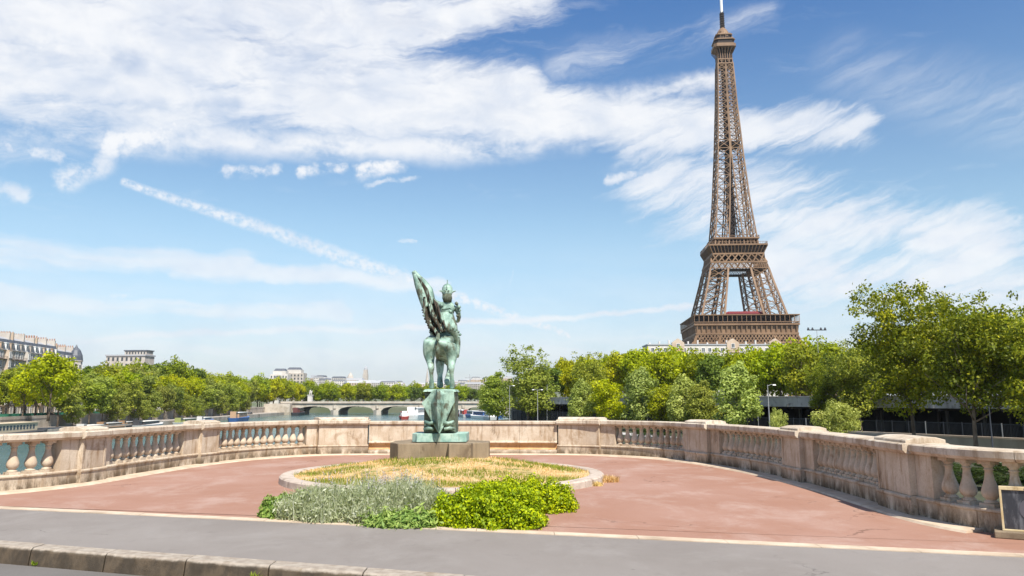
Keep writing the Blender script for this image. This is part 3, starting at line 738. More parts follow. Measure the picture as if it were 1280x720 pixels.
tag(g1, 'parched straw coloured grass covering the round bed', 'grass', kind='stuff')
P = scatter_bed(9000, 4, lambda x, y, r: green_at(x+r.normal()*.12, y+r.normal()*.08))
g2 = put('green_grass', blades('green_grass', P, rg.uniform(.03, .10, len(P)), rg.uniform(.006, .014, len(P)), rg.uniform(.1, .7, len(P)), rg.random(len(P)), L_dry2, rg), None, (BC[0], BC[1], 0))
tag(g2, 'green grass patches surviving in the dry round bed', 'grass', kind='stuff')
# dry tuft spilling over the rim at the right, weeds in the kerb
def tuft(name, x, y, z, r, h, n, mt, label, cat, seed, group=None):
    g = np.random.default_rng(seed); a = g.uniform(0, 6.28, n); q = r*np.sqrt(g.random(n)); P = np.stack([np.cos(a)*q*1.5, np.sin(a)*q, np.full(n, 0.0)], 1)
    o = put(name, blades(name, P, h*g.uniform(.5, 1.1, n), g.uniform(.008, .016, n), g.uniform(.2, .9, n), g.random(n), mt, g), None, (x, y, z)); return tag(o, label, cat, group)
tuft('grass_tuft', 1.95, 17.1, .0, .18, .14, 500, L_dry, 'dry yellow grass tuft spilling outside the bed rim', 'grass tuft', 11)
tuft('grass_tuft', 1.62, 16.35, .0, .12, .09, 260, L_dry, 'small flat dry tuft between bed rim and green shrub', 'grass tuft', 12)
kx = -2.6; tuft('weed', kx, kerbl(kx)-.32, -.16, .035, .12, 60, L_dry2, 'small green weed in the kerb joint left of centre', 'weed', 13)
kx = -5.4; tuft('weed', kx, kerbl(kx)-.32, -.16, .02, .05, 30, L_dry2, 'tiny weed in the kerb joint at far left', 'weed', 14)

# ---------------------------------------------------------------- shrubs in front of the bed
def mound(name, lobes, n, size, mt, seed, label, cat, up=.6, asp=1.6, spike=0.0):
    g = np.random.default_rng(seed); L = np.array(lobes)   # x, y, rx, ry, h
    w = L[:, 2]*L[:, 3]*1.0; w /= w.sum(); k = g.choice(len(L), n, p=w)
    d = g.normal(size=(n, 3)); d[:, 2] = np.abs(d[:, 2])*.9; d /= np.linalg.norm(d, axis=1, keepdims=True)
    rad = (g.random(n)**.35)
    bump = 1+.10*np.sin(d[:, 0]*9+k)+.09*np.sin(d[:, 1]*11+2*k)+.07*np.sin(d[:, 2]*13+d[:,0]*6)
    rad = rad*bump*(1+spike*np.abs(g.normal(size=n))*(g.random(n) < .3))
    P = np.stack([L[k, 0]+d[:, 0]*rad*L[k, 2], L[k, 1]+d[:, 1]*rad*L[k, 3], np.maximum(.01, d[:, 2]*rad*L[k, 4])], 1)
    N = d+g.normal(size=(n, 3))*.7; N[:, 2] += .2
    c = P.mean(0); c[2] = 0; o = put(name, card_mesh(name, P-c, N, size*g.uniform(.6, 1.4, n), np.clip(g.random(n)*.55+.62*(rad-.35), 0, 1), mt, asp, g), None, tuple(c))  # leaf tint falls inwards, painting the shade inside the shrub
    return tag(o, label, cat)
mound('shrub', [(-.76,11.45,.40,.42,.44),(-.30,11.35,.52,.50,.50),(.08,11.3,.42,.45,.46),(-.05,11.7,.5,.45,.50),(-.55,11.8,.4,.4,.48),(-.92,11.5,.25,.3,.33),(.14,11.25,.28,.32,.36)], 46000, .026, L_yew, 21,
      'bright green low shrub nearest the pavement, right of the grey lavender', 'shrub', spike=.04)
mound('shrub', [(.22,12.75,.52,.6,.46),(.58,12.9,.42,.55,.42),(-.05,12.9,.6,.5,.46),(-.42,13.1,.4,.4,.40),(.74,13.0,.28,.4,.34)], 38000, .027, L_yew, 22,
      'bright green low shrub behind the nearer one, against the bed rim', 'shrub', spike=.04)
mound('shrub', [(-3.45,12.3,.30,.42,.28),(-3.2,12.4,.32,.42,.32),(-3.1,12.1,.3,.3,.28)], 12000, .030, L_jun, 23, 'small dark green shrub at the left end of the lavender', 'shrub')
mound('shrub', [(-1.75,11.35,.28,.25,.16),(-1.45,11.25,.34,.25,.18),(-1.2,11.2,.2,.2,.18)], 7000, .030, L_jun, 24, 'low feathery green juniper at the foot of the lavender', 'shrub', asp=2.6, spike=.3)
def lav_clump(n, seed):
    g = np.random.default_rng(seed); spots = [(-3.0,12.0,.42,.50),(-2.6,12.1,.5,.60),(-2.1,12.0,.5,.58),(-1.65,12.0,.5,.66),(-1.35,11.9,.38,.60),(-2.9,12.6,.4,.5),(-2.2,12.7,.5,.6),(-1.6,12.6,.45,.66),(-2.6,11.75,.4,.36),(-1.9,11.65,.45,.36),(-1.15,12.3,.25,.5)]
    L = np.array(spots); k = g.integers(0, len(L), n); a = g.uniform(0, 6.28, n); q = np.sqrt(g.random(n))
    P = np.stack([L[k,0]+np.cos(a)*q*L[k,2], L[k,1]+np.sin(a)*q*L[k,2]*.8, np.zeros(n)], 1)
    Ln = L[k,3]*(1.05-.45*q)*g.uniform(.5, 1.05, n); P[:, 2] = 0
    return P, Ln, g
P, Ln, g = lav_clump(15000, 31); cc = np.array([-2.1, 12.1, 0])
lav = empty('lavender', tuple(cc), 0, 'grey green lavender clump with thin upright stalks in front of the bed', 'lavender')
o = put('stems', blades('stems', P-cc, Ln, g.uniform(.006, .013, len(P)), g.uniform(.05, .45, len(P)), g.random(len(P)), L_lav, g), lav)
# leafy side shoots
k = g.integers(0, len(P), 26000); Q = P[k]-cc; Q[:, 2] = Ln[k]*g.uniform(.1, .9, len(k)); Q[:, :2] += g.normal(size=(len(k), 2))*.035
o = put('leaves', card_mesh('leaves', Q, g.normal(size=(len(k), 3))+np.array([0, 0, .2]), .022*g.uniform(.6, 1.5, len(k)), np.clip(g.random(len(k))*.9+Q[:, 2]*.2, 0, 1), L_lav, 3.0, g), lav)
M_flower = leaf_mat('lavender_flowers', (.26,.24,.30), (.38,.35,.42), (.46,.44,.48), .2)
k = g.choice(np.where(Ln > .42)[0], 130); Q = np.repeat(P[k]-cc, 8, 0); Q[:, 2] = np.repeat(Ln[k], 8)*1.0+np.tile(np.linspace(0, .09, 8), len(k)); Q[:, :2] += g.normal(size=(len(Q), 2))*.006
o = put('flowers', card_mesh('flowers', Q, g.normal(size=(len(Q), 3)), np.full(len(Q), .014), g.random(len(Q)), M_flower, 1.4, g), lav)

# ---------------------------------------------------------------- floodlight box at the right
fx, fy = gp(1266, 673)
fl = empty('floodlight', (fx+.30, fy+.06, 0), R(-30), 'boxy cream framed floodlight with dark glass front on a stone slab at right edge', 'floodlight')
M_cream = mat('cream_metal', rough=.55, fn=noisy((.50,.38,.20), (.60,.49,.30), 8, (.25,.17,.08), 5))
def glass_fn(nt, b):
    p = pos(nt)
    c = mixc(sstep(noise(scaled(nt, p, (1,1,.25)), 14, 6, .7), .45, .75), (.03,.032,.04), (.14,.145,.16), nt); nt.links.new(c, b.inputs['Base Color'])
M_fg = mat('dusty_dark_glass', rough=.25, spec=.6, fn=glass_fn)
mb = MB(); mb.box(-.42,.42,-.30,.22,.0,.085); mb.build('slab', M_star, fl, bevel=.012)
mb = MB(); mb.box(-.31,.31,-.16,.16,.088,.60); mb.build('housing', M_cream, fl, bevel=.012)
mb = MB()
for a in ((-.33,.33,.575,.62), (-.33,.33,.085,.105), (-.33,-.305,.105,.575), (.305,.33,.105,.575)): mb.box(a[0], a[1], -.20, -.155, a[2], a[3])
mb.build('frame', M_cream, fl, bevel=.004)
MB().box(-.305,.305,-.18,-.163,.105,.575).build('glass', M_fg, fl)
mb = MB(); mb.tube([(.0,-.181,.35),(.0,-.187,.35)], .13, 32); mb.build('reflector', mat('reflector', (.10,.095,.11), .4), fl)
MB().box(-.06,.06,-.206,-.20,.593,.603).build('vent_slot', M_dark, fl)

# ================================================================ STATUE
SX, SY = -1.70, 19.6
st = empty('equestrian_statue', (SX, SY, .27), 0, 'green bronze helmeted rider on a horse seen from behind on star shaped stone base', 'statue')
def sz(z): return z-.27
star = []
for k in range(16):
    a = 2*math.pi*k/16+math.pi/16; r = 1.20 if k % 4 in (0, 1) else 1.0
    star.append((r*math.cos(a)*.98, r*math.sin(a)*.86))
star = [(-1.14,-.42),(-.88,-.78),(-.40,-.72),(-.10,-.80),(.26,-.82),(.34,-.90),(.80,-.84),(.86,-.62),(1.14,-.40),(1.16,.45),(.85,.62),(.80,.86),(.3,.84),(-.3,.84),(-.85,.85),(-.9,.6),(-1.16,.45)]
star = [(-1.16,-.15),(-1.16,-.40),(-.90,-.92),(-.40,-.92),(-.12,-.55),(.22,-.62),(.26,-.95),(.76,-.95),(.80,-.58),(1.16,-.42),(1.16,.42),(.80,.58),(.76,.95),(.26,.95),(.12,.6),(-.12,.6),(-.40,.92),(-.9,.92),(-1.16,.4)]
MB().prism(star, .02, .42).build('stone_base', M_star, st, bevel=.015)
MB().prism([(x*.93, y*.93) for x, y in star], -.35, .02).build('footing', M_joint, st)
mb = MB(); mb.prism([(-.64,-.42),(-.52,-.55),(-.52,-.60),(-.24,-.60),(-.10,-.52),(.0,-.58),(.42,-.58),(.64,-.52),(.64,.6),(-.64,.6)], sz(.705), sz(.90)); mb.build('plinth', M_slab, st, bevel=.01)
# rock support with keel-like front
mb = MB(); mb.frustum(.0, .05, sz(.90), sz(1.86), .375, .48, .36, .56); mb.build('support_block', M_bronzd, st, bevel=.02)  # darker bronze puts the recess shade round the keel into colour
mb = MB()
yf = -.50
Lp = [(-.16,1.90),(-.30,1.72),(-.42,1.60),(-.33,1.45),(-.22,1.25),(-.12,1.08),(.0,.90)]
Rp = [(.05,1.92),(.34,1.88),(.36,1.62),(.30,1.52),(.20,1.28),(.12,1.08),(.02,.90)]
Cp = [(-.05,1.93,-.60),(-.02,1.76,-.70),(-.02,1.60,-.78),(-.02,1.45,-.78),(-.01,1.25,-.74),(.0,1.08,-.67),(.01,.91,-.60)]
vs = []
for (lx, lz), (cx, cz, cy), (rx, rz_) in zip(Lp, Cp, Rp):
    ml = ((lx+cx)/2+.02, -.58, (lz+cz)/2-.01); mr = ((rx+cx)/2-.02, -.58, (rz_+cz)/2-.01)
    vs += [(lx, -.60, sz(lz)), (ml[0], ml[1]-.02, sz(ml[2])), (cx, cy-.14, sz(cz)), (mr[0], mr[1]-.02, sz(mr[2])), (rx, -.60, sz(rz_)), (rx*.8, -.44, sz(rz_)), (lx*.8, -.44, sz(lz))]
k = 7; fs = [(i*k+j, i*k+(j+1) % k, (i+1)*k+(j+1) % k, (i+1)*k+j) for i in range(6) for j in range(k)]+[tuple(range(k)), tuple(6*k+j for j in range(k))]
mb.add(vs, fs); mb.build('keel_relief', M_bronze, st, bevel=.012)
mb = MB()
for sx in (-1, 1):
    mb.tube([(sx*.10, -.60, sz(1.16)), (sx*.22, -.60, sz(1.13)), (sx*.34, -.54, sz(1.17))], [.05, .045, .04], 8); mb.tube([(sx*.12, -.58, sz(1.0)), (sx*.24, -.57, sz(1.03)), (sx*.36, -.50, sz(1.0))], [.035, .045, .03], 8)
mb.box(-.34, -.20, -.56, -.46, sz(1.06), sz(1.10)); mb.build('scroll_ornament', M_bronze, st, smooth=True)
mb = MB(); mb.frustum(.0, .05, sz(1.86), sz(1.925), .40, .66, .35, .60); mb.build('ground_plate', M_bronze, st, bevel=.02)
# horse, rump towards the terrace
Hv = []; He = []; Hr = []
def hv(x, y, z, r): Hv.append((x, y, sz(z))); Hr.append(r); return len(Hv)-1
def chain(a, pts):
    for p in pts:
        b = hv(*p); He.append((a, b)); a = b
    return a
r0 = hv(-.05, -.34, 3.12, (.35,.31)); b1 = hv(-.04, -.02, 3.06, (.32,.28)); b2 = hv(-.03, .42, 3.0, (.31,.32)); n1 = hv(-.02, .72, 3.28, (.20,.25)); He += [(r0, b1), (b1, b2), (b2, n1)]
chain(n1, [(-.04,.98,3.55,(.13,.19)), (-.06,1.16,3.68,(.11,.14)), (-.08,1.36,3.52,(.085,.11)), (-.09,1.50,3.36,(.06,.07))])
chain(r0, [(-.26,-.46,2.99,(.20,.22)), (-.285,-.40,2.78,(.145,.18)), (-.25,-.44,2.60,(0.088,0.109)), (-.215,-.54,2.47,(0.063,0.084)), (-.205,-.58,2.41,(0.080,0.088)), (-.205,-.55,2.32,(0.044,0.055)), (-.20,-.52,2.16,(0.042,0.046)), (-.20,-.50,2.07,(0.067,0.071)), (-.20,-.46,2.01,(0.050,0.055)), (-.20,-.42,1.955,(.11,.11))])
chain(r0, [(.20,-.44,2.99,(.20,.22)), (.26,-.38,2.78,(.145,.18)), (.27,-.40,2.60,(0.092,0.109)), (.265,-.50,2.47,(0.063,0.084)), (.265,-.54,2.41,(0.080,0.088)), (.27,-.51,2.32,(0.044,0.055)), (.28,-.48,2.16,(0.042,0.046)), (.285,-.46,2.07,(0.067,0.071)), (.29,-.42,2.01,(0.050,0.055)), (.295,-.38,1.955,(.11,.11))])
chain(b2, [(-.10,.46,2.66,(.15,.16)), (-.09,.44,2.46,(.09,.10)), (-.09,.42,2.38,(.10,.10)), (-.085,.40,2.28,(.06,.065)), (-.08,.36,2.14,(.075,.075)), (-.07,.32,2.06,(.08,.08)), (-.06,.26,1.98,(.11,.10))])
chain(b2, [(.12,.56,2.66,(.13,.14)), (.13,.78,2.52,(.075,.08)), (.12,.60,2.34,(.06,.06)), (.11,.40,2.22,(.07,.07)), (.12,.24,2.12,(.10,.09)), (.14,.16,2.06,(.09,.09))])
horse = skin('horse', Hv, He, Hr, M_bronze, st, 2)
# muscles and tail
mb = MB()
mb.tube([(-.04,-.64,sz(3.22)), (-.05,-.73,sz(3.10)), (-.05,-.74,sz(2.92)), (-.04,-.68,sz(2.76)), (-.05,-.62,sz(2.62))], [.03,.055,.065,.05,.02], 10); mb.build('tail', M_bronzd, horse, smooth=True)
mb = MB()
for sx in (-1, 1): mb.tube([(-.08+sx*.04,1.16,sz(3.80)), (-.08+sx*.06,1.17,sz(3.92))], [.035,.008], 6)
mb.build('ear', M_bronze, horse, smooth=True)
mb = MB()
for i in range(7):
    t = i/6; mb.frustum(-.03-.03*t, .70+.42*t, sz(3.42+.30*t), sz(3.60+.30*t), .03, .06, .012, .04)
mb.build('mane', M_bronze, horse)
# rider
Rv = []; Re = []; Rr = []
def rv(x, y, z, r): Rv.append((x, y, sz(z))); Rr.append(r); return len(Rv)-1
def rch(a, pts):
    for p in pts:
        b = rv(*p); Re.append((a, b)); a = b
    return a
pv = rv(.07, -.02, 3.50, (.16,.14)); w = rv(.10, -.04, 3.69, (.115,.10)); ch_ = rv(.12, -.06, 3.91, (.155,.12)); nk = rv(.12, -.03, 4.10, (.06,.06)); hd = rv(.10, -.0, 4.25, (.095,.11)); Re += [(pv, w), (w, ch_), (ch_, nk), (nk, hd)]
ld = rch(ch_, [(.32,-.04,3.94,(.075,.075)), (.40,.05,3.72,(.055,.055)), (.36,.28,3.60,(.045,.045)), (.30,.40,3.62,(.04,.03))])
rd = rch(ch_, [(-.06,-.02,3.98,(.08,.08)), (-.20,-.02,4.05,(.06,.06)), (-.34,.0,4.26,(.05,.05)), (-.38,.0,4.38,(.04,.04))])
for sx in (-1, 1): rch(pv, [(.05+sx*.22,.22,3.36,(.12,.12)), (.0+sx*.34,.42,3.08,(.09,.09)), (.0+sx*.34,.36,2.80,(.06,.06)), (.0+sx*.34,.48,2.72,(.045,.035))])
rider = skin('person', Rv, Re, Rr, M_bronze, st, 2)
mb = MB(); rng_ = random.Random(3)
mb.lathe([(.10,sz(4.20)),(.128,sz(4.26)),(.135,sz(4.33)),(.125,sz(4.41)),(.09,sz(4.47)),(.045,sz(4.50)),(.01,sz(4.505))], 16, (.10,-.0))
for k in range(-5, 6):
    a = k*.28; mb.box(.088, .112, math.sin(a)*.135-.02, math.sin(a)*.135+.02, sz(4.33+math.cos(a)*.15), sz(4.36+math.cos(a)*.17))
mb.box(.09, .11, -.02, .02, sz(4.50), sz(4.60))
for a in (-2.9, -2.4, -.2, .25, -1.3, -1.8, 2.6): mb.tube([(.10+math.cos(a)*.12, math.sin(a)*.12, sz(4.30)), (.10+math.cos(a)*.215, math.sin(a)*.18, sz(4.33))], [.022,.008], 5)
mb.build('helmet', M_bronze, rider, smooth=False)
mb = MB()
for i in range(7):
    a = -2.6+i*.33; mb.tube([(.10+math.cos(a)*.10, math.sin(a)*.10, sz(4.24)), (.11+math.cos(a)*.11, math.sin(a)*.12, sz(4.14)), (.12+math.cos(a)*.10, math.sin(a)*.13-.01, sz(4.04))], [.03,.032,.015], 6)
mb.build('hair', M_bronzd, rider, smooth=True)
mb = MB()   # cloak and skirt folds over the rump
for i in range(13):
    a = -2.75+i*.19; x = .10+math.cos(a)*.24; y = math.sin(a)*.22-.03
    mb.tube([(.10+math.cos(a)*.13, math.sin(a)*.12-.03, sz(3.80)), (.10+math.cos(a)*.20, y*.9, sz(3.60)), (.08+math.cos(a)*.27, y*1.15, sz(3.45)), (.06+math.cos(a)*.33, y*1.4-.02, sz(3.34+.04*math.sin(i*2.1)))], [.03,.04,.05,.03], 8)
for i in range(6):
    z = 3.62+i*.05; mb.tube([(.10+math.cos(a)*(.17-i*.008), math.sin(a)*(.15-i*.004)-.04, sz(z+.02*math.sin(a*3+i))) for a in [j*.4-3.4 for j in range(10)]], .018, 6)
mb.build('skirt', M_bronze, rider, smooth=True)
mb = MB()   # belt ornaments and sleeve tassels at the right side
for (x, y, z, r) in ((.40,-.08,3.92,.05),(.42,-.06,3.84,.035),(.40,-.10,3.76,.03),(.37,-.1,3.70,.04),(.40,-.14,3.30,.03),(.44,-.12,3.24,.035),(.41,-.15,3.18,.025),(.34,-.12,4.0,.05),(-.02,-.1,3.96,.06),(.2,-.16,3.80,.05),(.1,-.17,3.72,.05)):
    MB().lathe([(.003,sz(z-r)),(r*.8,sz(z-r*.5)),(r,sz(z)),(r*.7,sz(z+r*.6)),(.003,sz(z+r))], 8, (x, y)).build('ornament', M_bronze, rider, smooth=True)
# raised blade wrapped in a fluttering drape
def loft(Lo, Ro, y0, fold, nz=30, nxs=14, thick=.05, ymid=None):
    def ip(P, t):
        t *= len(P)-1; i = min(int(t), len(P)-2); f = t-i; return (P[i][0]*(1-f)+P[i+1][0]*f, P[i][1]*(1-f)+P[i+1][1]*f)
    mb = MB()
    for i in range(nz+1):
        v = i/nz; a = ip(Lo, v); b = ip(Ro, v)
        for j in range(nxs+1):
            u = j/nxs; x = a[0]*(1-u)+b[0]*u; z = a[1]*(1-u)+b[1]*u; mb.v.append((x, y0(v)+fold(u, v), sz(z)))
    for i in range(nz):
        for j in range(nxs): q = i*(nxs+1)+j; mb.f.append((q, q+1, q+nxs+2, q+nxs+1)); mb.m.append(0)
    return mb
def pxz(L): return [((x-553)/50.8, z_at(y, SY-.2)) for x, y in L]
bl = pxz([(516.2,338.7),(518,346),(520,356),(523,366),(527,377),(531,386)]); br = pxz([(516.8,339.2),(523,345),(531,352),(538.5,361),(541,371),(540,380)])
mb = loft(bl, br, lambda v: -.12-.03*v, lambda u, v: -.10*math.sin(math.pi*u)**.6*(.25+v)+(.055*math.exp(-((u-.5)/.22)**2)*(v > .05)), 26, 14)
for i in range(26):
    for j in range(14):
        if 4 < i < 24 and .28 < (j+.5)/14 < .80 and (j+.5)/14 > .30+.01*i: mb.m[i*14+j] = 1  # second bronze paints the shaded hollow inside the lit rim
o = mb.build('blade', [M_bronze, M_drape], st, smooth=True); m_ = o.modifiers.new('s', 'SOLIDIFY'); m_.thickness = .05
dl = pxz([(526,372),(528.5,383),(530.5,392),(533,402),(537,411),(542,417),(546,420)]); dr = pxz([(541,371),(545,378),(549,385),(552,394),(555,403),(557,410),(557.5,414)])
mb = loft(dl, dr, lambda v: -.22-.26*v, lambda u, v: .075*math.sin(u*15+2.2*math.sin(v*5)+v*3)+.035*math.sin(u*31+v*14), 54, 50)
rr_ = random.Random(8)
for i in range(0, 55):
    mb.v[i*51] = (mb.v[i*51][0]+.03*math.sin(i*1.7)+rr_.uniform(-.02, .02), mb.v[i*51][1], mb.v[i*51][2])
o = mb.build('drape', M_drape, st, smooth=True); m_ = o.modifiers.new('s', 'SOLIDIFY'); m_.thickness = .04

# ================================================================ TOWER
TX, TY = 165.6, 590.0
tw = empty('lattice_tower', (TX, TY, -3.8), R(-4.2), 'tall brown wrought iron lattice tower rising above the trees on the right', 'tower')
ZT = [0, 20, 40, 57, 64, 90, 110, 116, 150, 190, 230, 262, 280]; OT = [62.5, 49, 38, 31.3, 29.4, 22.6, 18.0, 15.6, 12.0, 9.2, 7.0, 5.7, 5.0]
IT = [36.5, 28, 21, 15.2, 13.6, 9.2, 6.5, 5.6, 2.8, .35, .25, .2, .2]
Of = lambda z: float(np.interp(z, ZT, OT)); If = lambda z: float(np.interp(z, ZT, IT))
def lattice_face(mb, A0, B0, A1, B1, w, hor=True):
    mb.bar(A0, B1, w); mb.bar(B0, A1, w)
    if hor: mb.bar(A1, B1, w*1.1)
def legs(zs, wc, wb, name, inner_b=True):
    for sx in (-1, 1):
        for sy in (-1, 1):
            mb = MB()
            for z0, z1 in zip(zs[:-1], zs[1:]):
                c = [[(sx*a, sy*b, z) for a, b in ((Of(z), Of(z)), (If(z), Of(z)), (If(z), If(z)), (Of(z), If(z)))] for z in (z0, z1)]
                for k in range(4):
                    mb.bar(c[0][k], c[1][k], wc)
                    if not inner_b and k in (1, 2):
                        mb.bar(c[1][k], c[1][(k+1) % 4], wb); continue
                    lattice_face(mb, c[0][k], c[0][(k+1) % 4], c[1][k], c[1][(k+1) % 4], wb)
                    # light secondary web
                    m0 = (Vector(c[0][k])+Vector(c[0][(k+1) % 4]))/2; m1 = (Vector(c[1][k])+Vector(c[1][(k+1) % 4]))/2
                    q0 = (Vector(c[0][k])+Vector(c[1][k]))/2; q1 = (Vector(c[0][(k+1) % 4])+Vector(c[1][(k+1) % 4]))/2
                    if not inner_b: continue
                    if k in (0, 3): mb.bar(q0, q1, wb*.5)
                    if k in (0, 3): mb.bar(m0, q0, wb*.45); mb.bar(m0, q1, wb*.45); mb.bar(m1, q0, wb*.45); mb.bar(m1, q1, wb*.45)
            mb.build(name, M_iron, tw)
legs([0, 14, 28, 44], 2.2, 1.1, 'leg')
legs([44, 57, 64, 73.5, 82.5, 91, 99], 1.3, .44, 'middle_leg')
zs = [116]; z = 116; stp = 10.6
while z < 262: z += stp; stp = max(4.6, stp*.945); zs.append(min(z, 262))
legs(zs, .85, .38, 'upper_leg', False)
mb = MB()      # bracing between the upper legs
for z0, z1 in zip(zs[:-1], zs[1:]):
    if If(z0) < .9: continue
    for q in range(4):
        M = Matrix.Rotation(q*math.pi/2, 3, 'Z'); f = lambda x, z: M @ Vector((x, -Of(z), z))
        if z0 < 165: mb.bar(f(-If(z0), z0), f(If(z1), z1), .40); mb.bar(f(If(z0), z0), f(-If(z1), z1), .40)
        mb.bar(f(-If(z1), z1), f(If(z1), z1), .5)
for z in (196,): mb.box(-7.5, 7.5, -7.5, 7.5, z, z+2.6)
for a in ((-1.6,-1.6),(1.6,-1.6),(1.6,1.6),(-1.6,1.6)): mb.bar((a[0], a[1], 116), (a[0], a[1], 262), 1.1)
mb.box(-1.3,1.3,-1.3,1.3,116,262)
for k in range(34): z = 120+k*4.3; mb.bar((-1.6,-1.6,z), (1.6,1.6,z+2), .45); mb.bar((1.6,-1.6,z), (-1.6,1.6,z+2), .45); mb.bar((-1.6,-1.6,z),(1.6,-1.6,z),.5)
mb.build('lift_shaft', M_irond, tw)  # dark iron holds the shade within the shaft in its colour
# great arches between the feet (mostly behind the trees)
mb = MB()
for q in range(4):
    M = Matrix.Rotation(q*math.pi/2, 3, 'Z')
    for o_ in (0, 2.2):
        pts = [(37+o_)*Vector((math.cos(a), 0, 0))+Vector((0, -Of(20)-.5, 8+(31+o_)*math.sin(a))) for a in [math.pi*k/24 for k in range(25)]]
        for p0, p1 in zip(pts[:-1], pts[1:]): mb.bar(M @ p0, M @ p1, .9)
mb.build('arch', M_iron, tw)
def ringband(mb, h0, h1, z0, z1, n, kind, w, mi=0):
    """one storey band round the tower: lattice or console ribs"""
    for q in range(4):
        M = Matrix.Rotation(q*math.pi/2, 3, 'Z')
        f = lambda t, z: M @ Vector((t*(h0 if z == z0 else h1), -(h0 if z == z0 else h1), z))
        for i in range(n):
            a, b = -1+2*i/n, -1+2*(i+1)/n
            if kind == 'x': mb.bar(f(a, z0), f(b, z1), w, mi); mb.bar(f(b, z0), f(a, z1), w, mi)
            if kind == 'xx': 
                m = (a+b)/2; zm = (z0+z1)/2; g = lambda t, z: M @ Vector((t*(h0+(h1-h0)*(z-z0)/(z1-z0)), -(h0+(h1-h0)*(z-z0)/(z1-z0)), z))
                for (p, zz0, r_, zz1) in ((a,z0,b,z1),(b,z0,a,z1),(m,z0,b,zm),(m,z0,a,zm),(a,zm,m,z1),(b,zm,m,z1)): mb.bar(g(p, zz0), g(r_, zz1), w, mi)
            if kind == 'v': mb.bar(f(a, z0), f(a, z1), w, mi)
        mb.bar(f(-1, z0), f(1, z0), w*1.4, mi); mb.bar(f(-1, z1), f(1, z1), w*1.4, mi)
def hollow(mb, h, t, z0, z1, mi=0, h1=None):
    """square ring slab"""
    h1 = h1 or h
    for q in range(4):
        M = Matrix.Rotation(q*math.pi/2, 3, 'Z')
        vs = [(-h,-h,z0),(h,-h,z0),(h-t,-h+t,z0),(-h+t,-h+t,z0),(-h1,-h1,z1),(h1,-h1,z1),(h-t,-h+t,z1),(-h+t,-h+t,z1)]
        mb.add([M @ Vector(v) for v in vs], [(0,3,2,1),(4,5,6,7),(0,1,5,4),(2,3,7,6)], mi)
p1 = MB(); ringband(p1, 35.0, 34.8, 43.6, 50.3, 15, 'xx', .62); hollow(p1, 33.6, .3, 43.8, 50.2, 1); hollow(p1, 35.2, 16, 50.2, 51.0); hollow(p1, 34.2, .4, 51, 56.2, 0)  # dark ring behind the lattice stands in for its shaded inside
for q in range(4):
    M = Matrix.Rotation(q*math.pi/2, 3, 'Z')
    for i in range(21):
        t = -34+68*i/20; p1.add([M @ Vector(v) for v in ((t-.4,-34.9,51),(t+.4,-34.9,51),(t+.4,-34.1,51),(t-.4,-34.1,51),(t-.4,-35.6,56.2),(t+.4,-35.6,56.2),(t+.4,-34.1,56.2),(t-.4,-34.1,56.2))], [(0,3,2,1),(4,5,6,7),(0,1,5,4),(1,2,6,5),(2,3,7,6),(3,0,4,7)])
hollow(p1, 36.0, 20, 56.2, 57.3)
P1 = p1.build('first_platform', [M_iron, M_irond], tw)
mb = MB(); ringband(mb, 35.8, 35.8, 57.3, 58.5, 70, 'v', .16); ringband(mb, 35.8, 35.8, 58.5, 63.2, 22, 'v', .34); hollow(mb, 36.3, 4.5, 63.2, 63.7); hollow(mb, 31.8, .3, 57.4, 63.2, 1)
mb.build('gallery', [M_iron, M_irond], P1)
mb = MB()
mb.box(-12, 14, -26, -17, 57.4, 64.6, 1); mb.box(-13.5, 15.5, -27, -16, 64.6, 65.5, 0); mb.frustum(1, -21.5, 65.5, 67.0, 14.5, 5.3, 11, 3, 0); mb.box(-10,10,17,26,57.4,65,1); mb.box(-11,11,16,27,65,66.2,0)
mb.box(-27,-16,-11,12,57.4,64.5,1); mb.box(-28,-15,-12,13,64.5,65.6,0); mb.box(16,27,-11,12,57.4,64.5,1); mb.box(15,28,-12,13,64.5,65.6,0)
mb.build('pavilion', [M_ironr, mat('pavilion_glass', (.16,.19,.22), .2, .5)], P1)
p2 = MB(); ringband(p2, 21.0, 19.9, 98.8, 103.0, 16, 'xx', .32); ringband(p2, 19.8, 18.3, 103.4, 109.8, 8, 'x', .8); hollow(p2, 18.4, 9, 109.8, 110.4)
for q in range(4):
    M = Matrix.Rotation(q*math.pi/2, 3, 'Z')
    p2.add([M @ Vector(v) for v in ((-18.2,-18.2,110.4),(18.2,-18.2,110.4),(20.6,-20.6,115.6),(-20.6,-20.6,115.6))], [(0,1,2,3)], 1)
    for i in range(17):
        t = -1+2*i/16; p2.bar(M @ Vector((t*18.3,-18.4,110.4)), M @ Vector((t*20.6,-20.8,115.6)), .45)
hollow(p2, 20.9, 14, 115.6, 116.6); hollow(p2, 18.0, 8, 98.0, 98.8, 1)
P2 = p2.build('second_platform', [M_iron, M_irond], tw)
mb = MB(); ringband(mb, 20.7, 20.7, 116.6, 118.2, 34, 'v', .16); mb.box(-12,12,-12,12,116.7,121.5,1); hollow(mb, 16.4, 5, 121.5, 122.3); ringband(mb, 16.2, 16.2, 122.3, 123.8, 24, 'v', .18); ringband(mb, 15.4, 15.2, 117, 121.4, 12, 'v', .5)
mb.build('gallery', [M_iron, M_irond], P2)
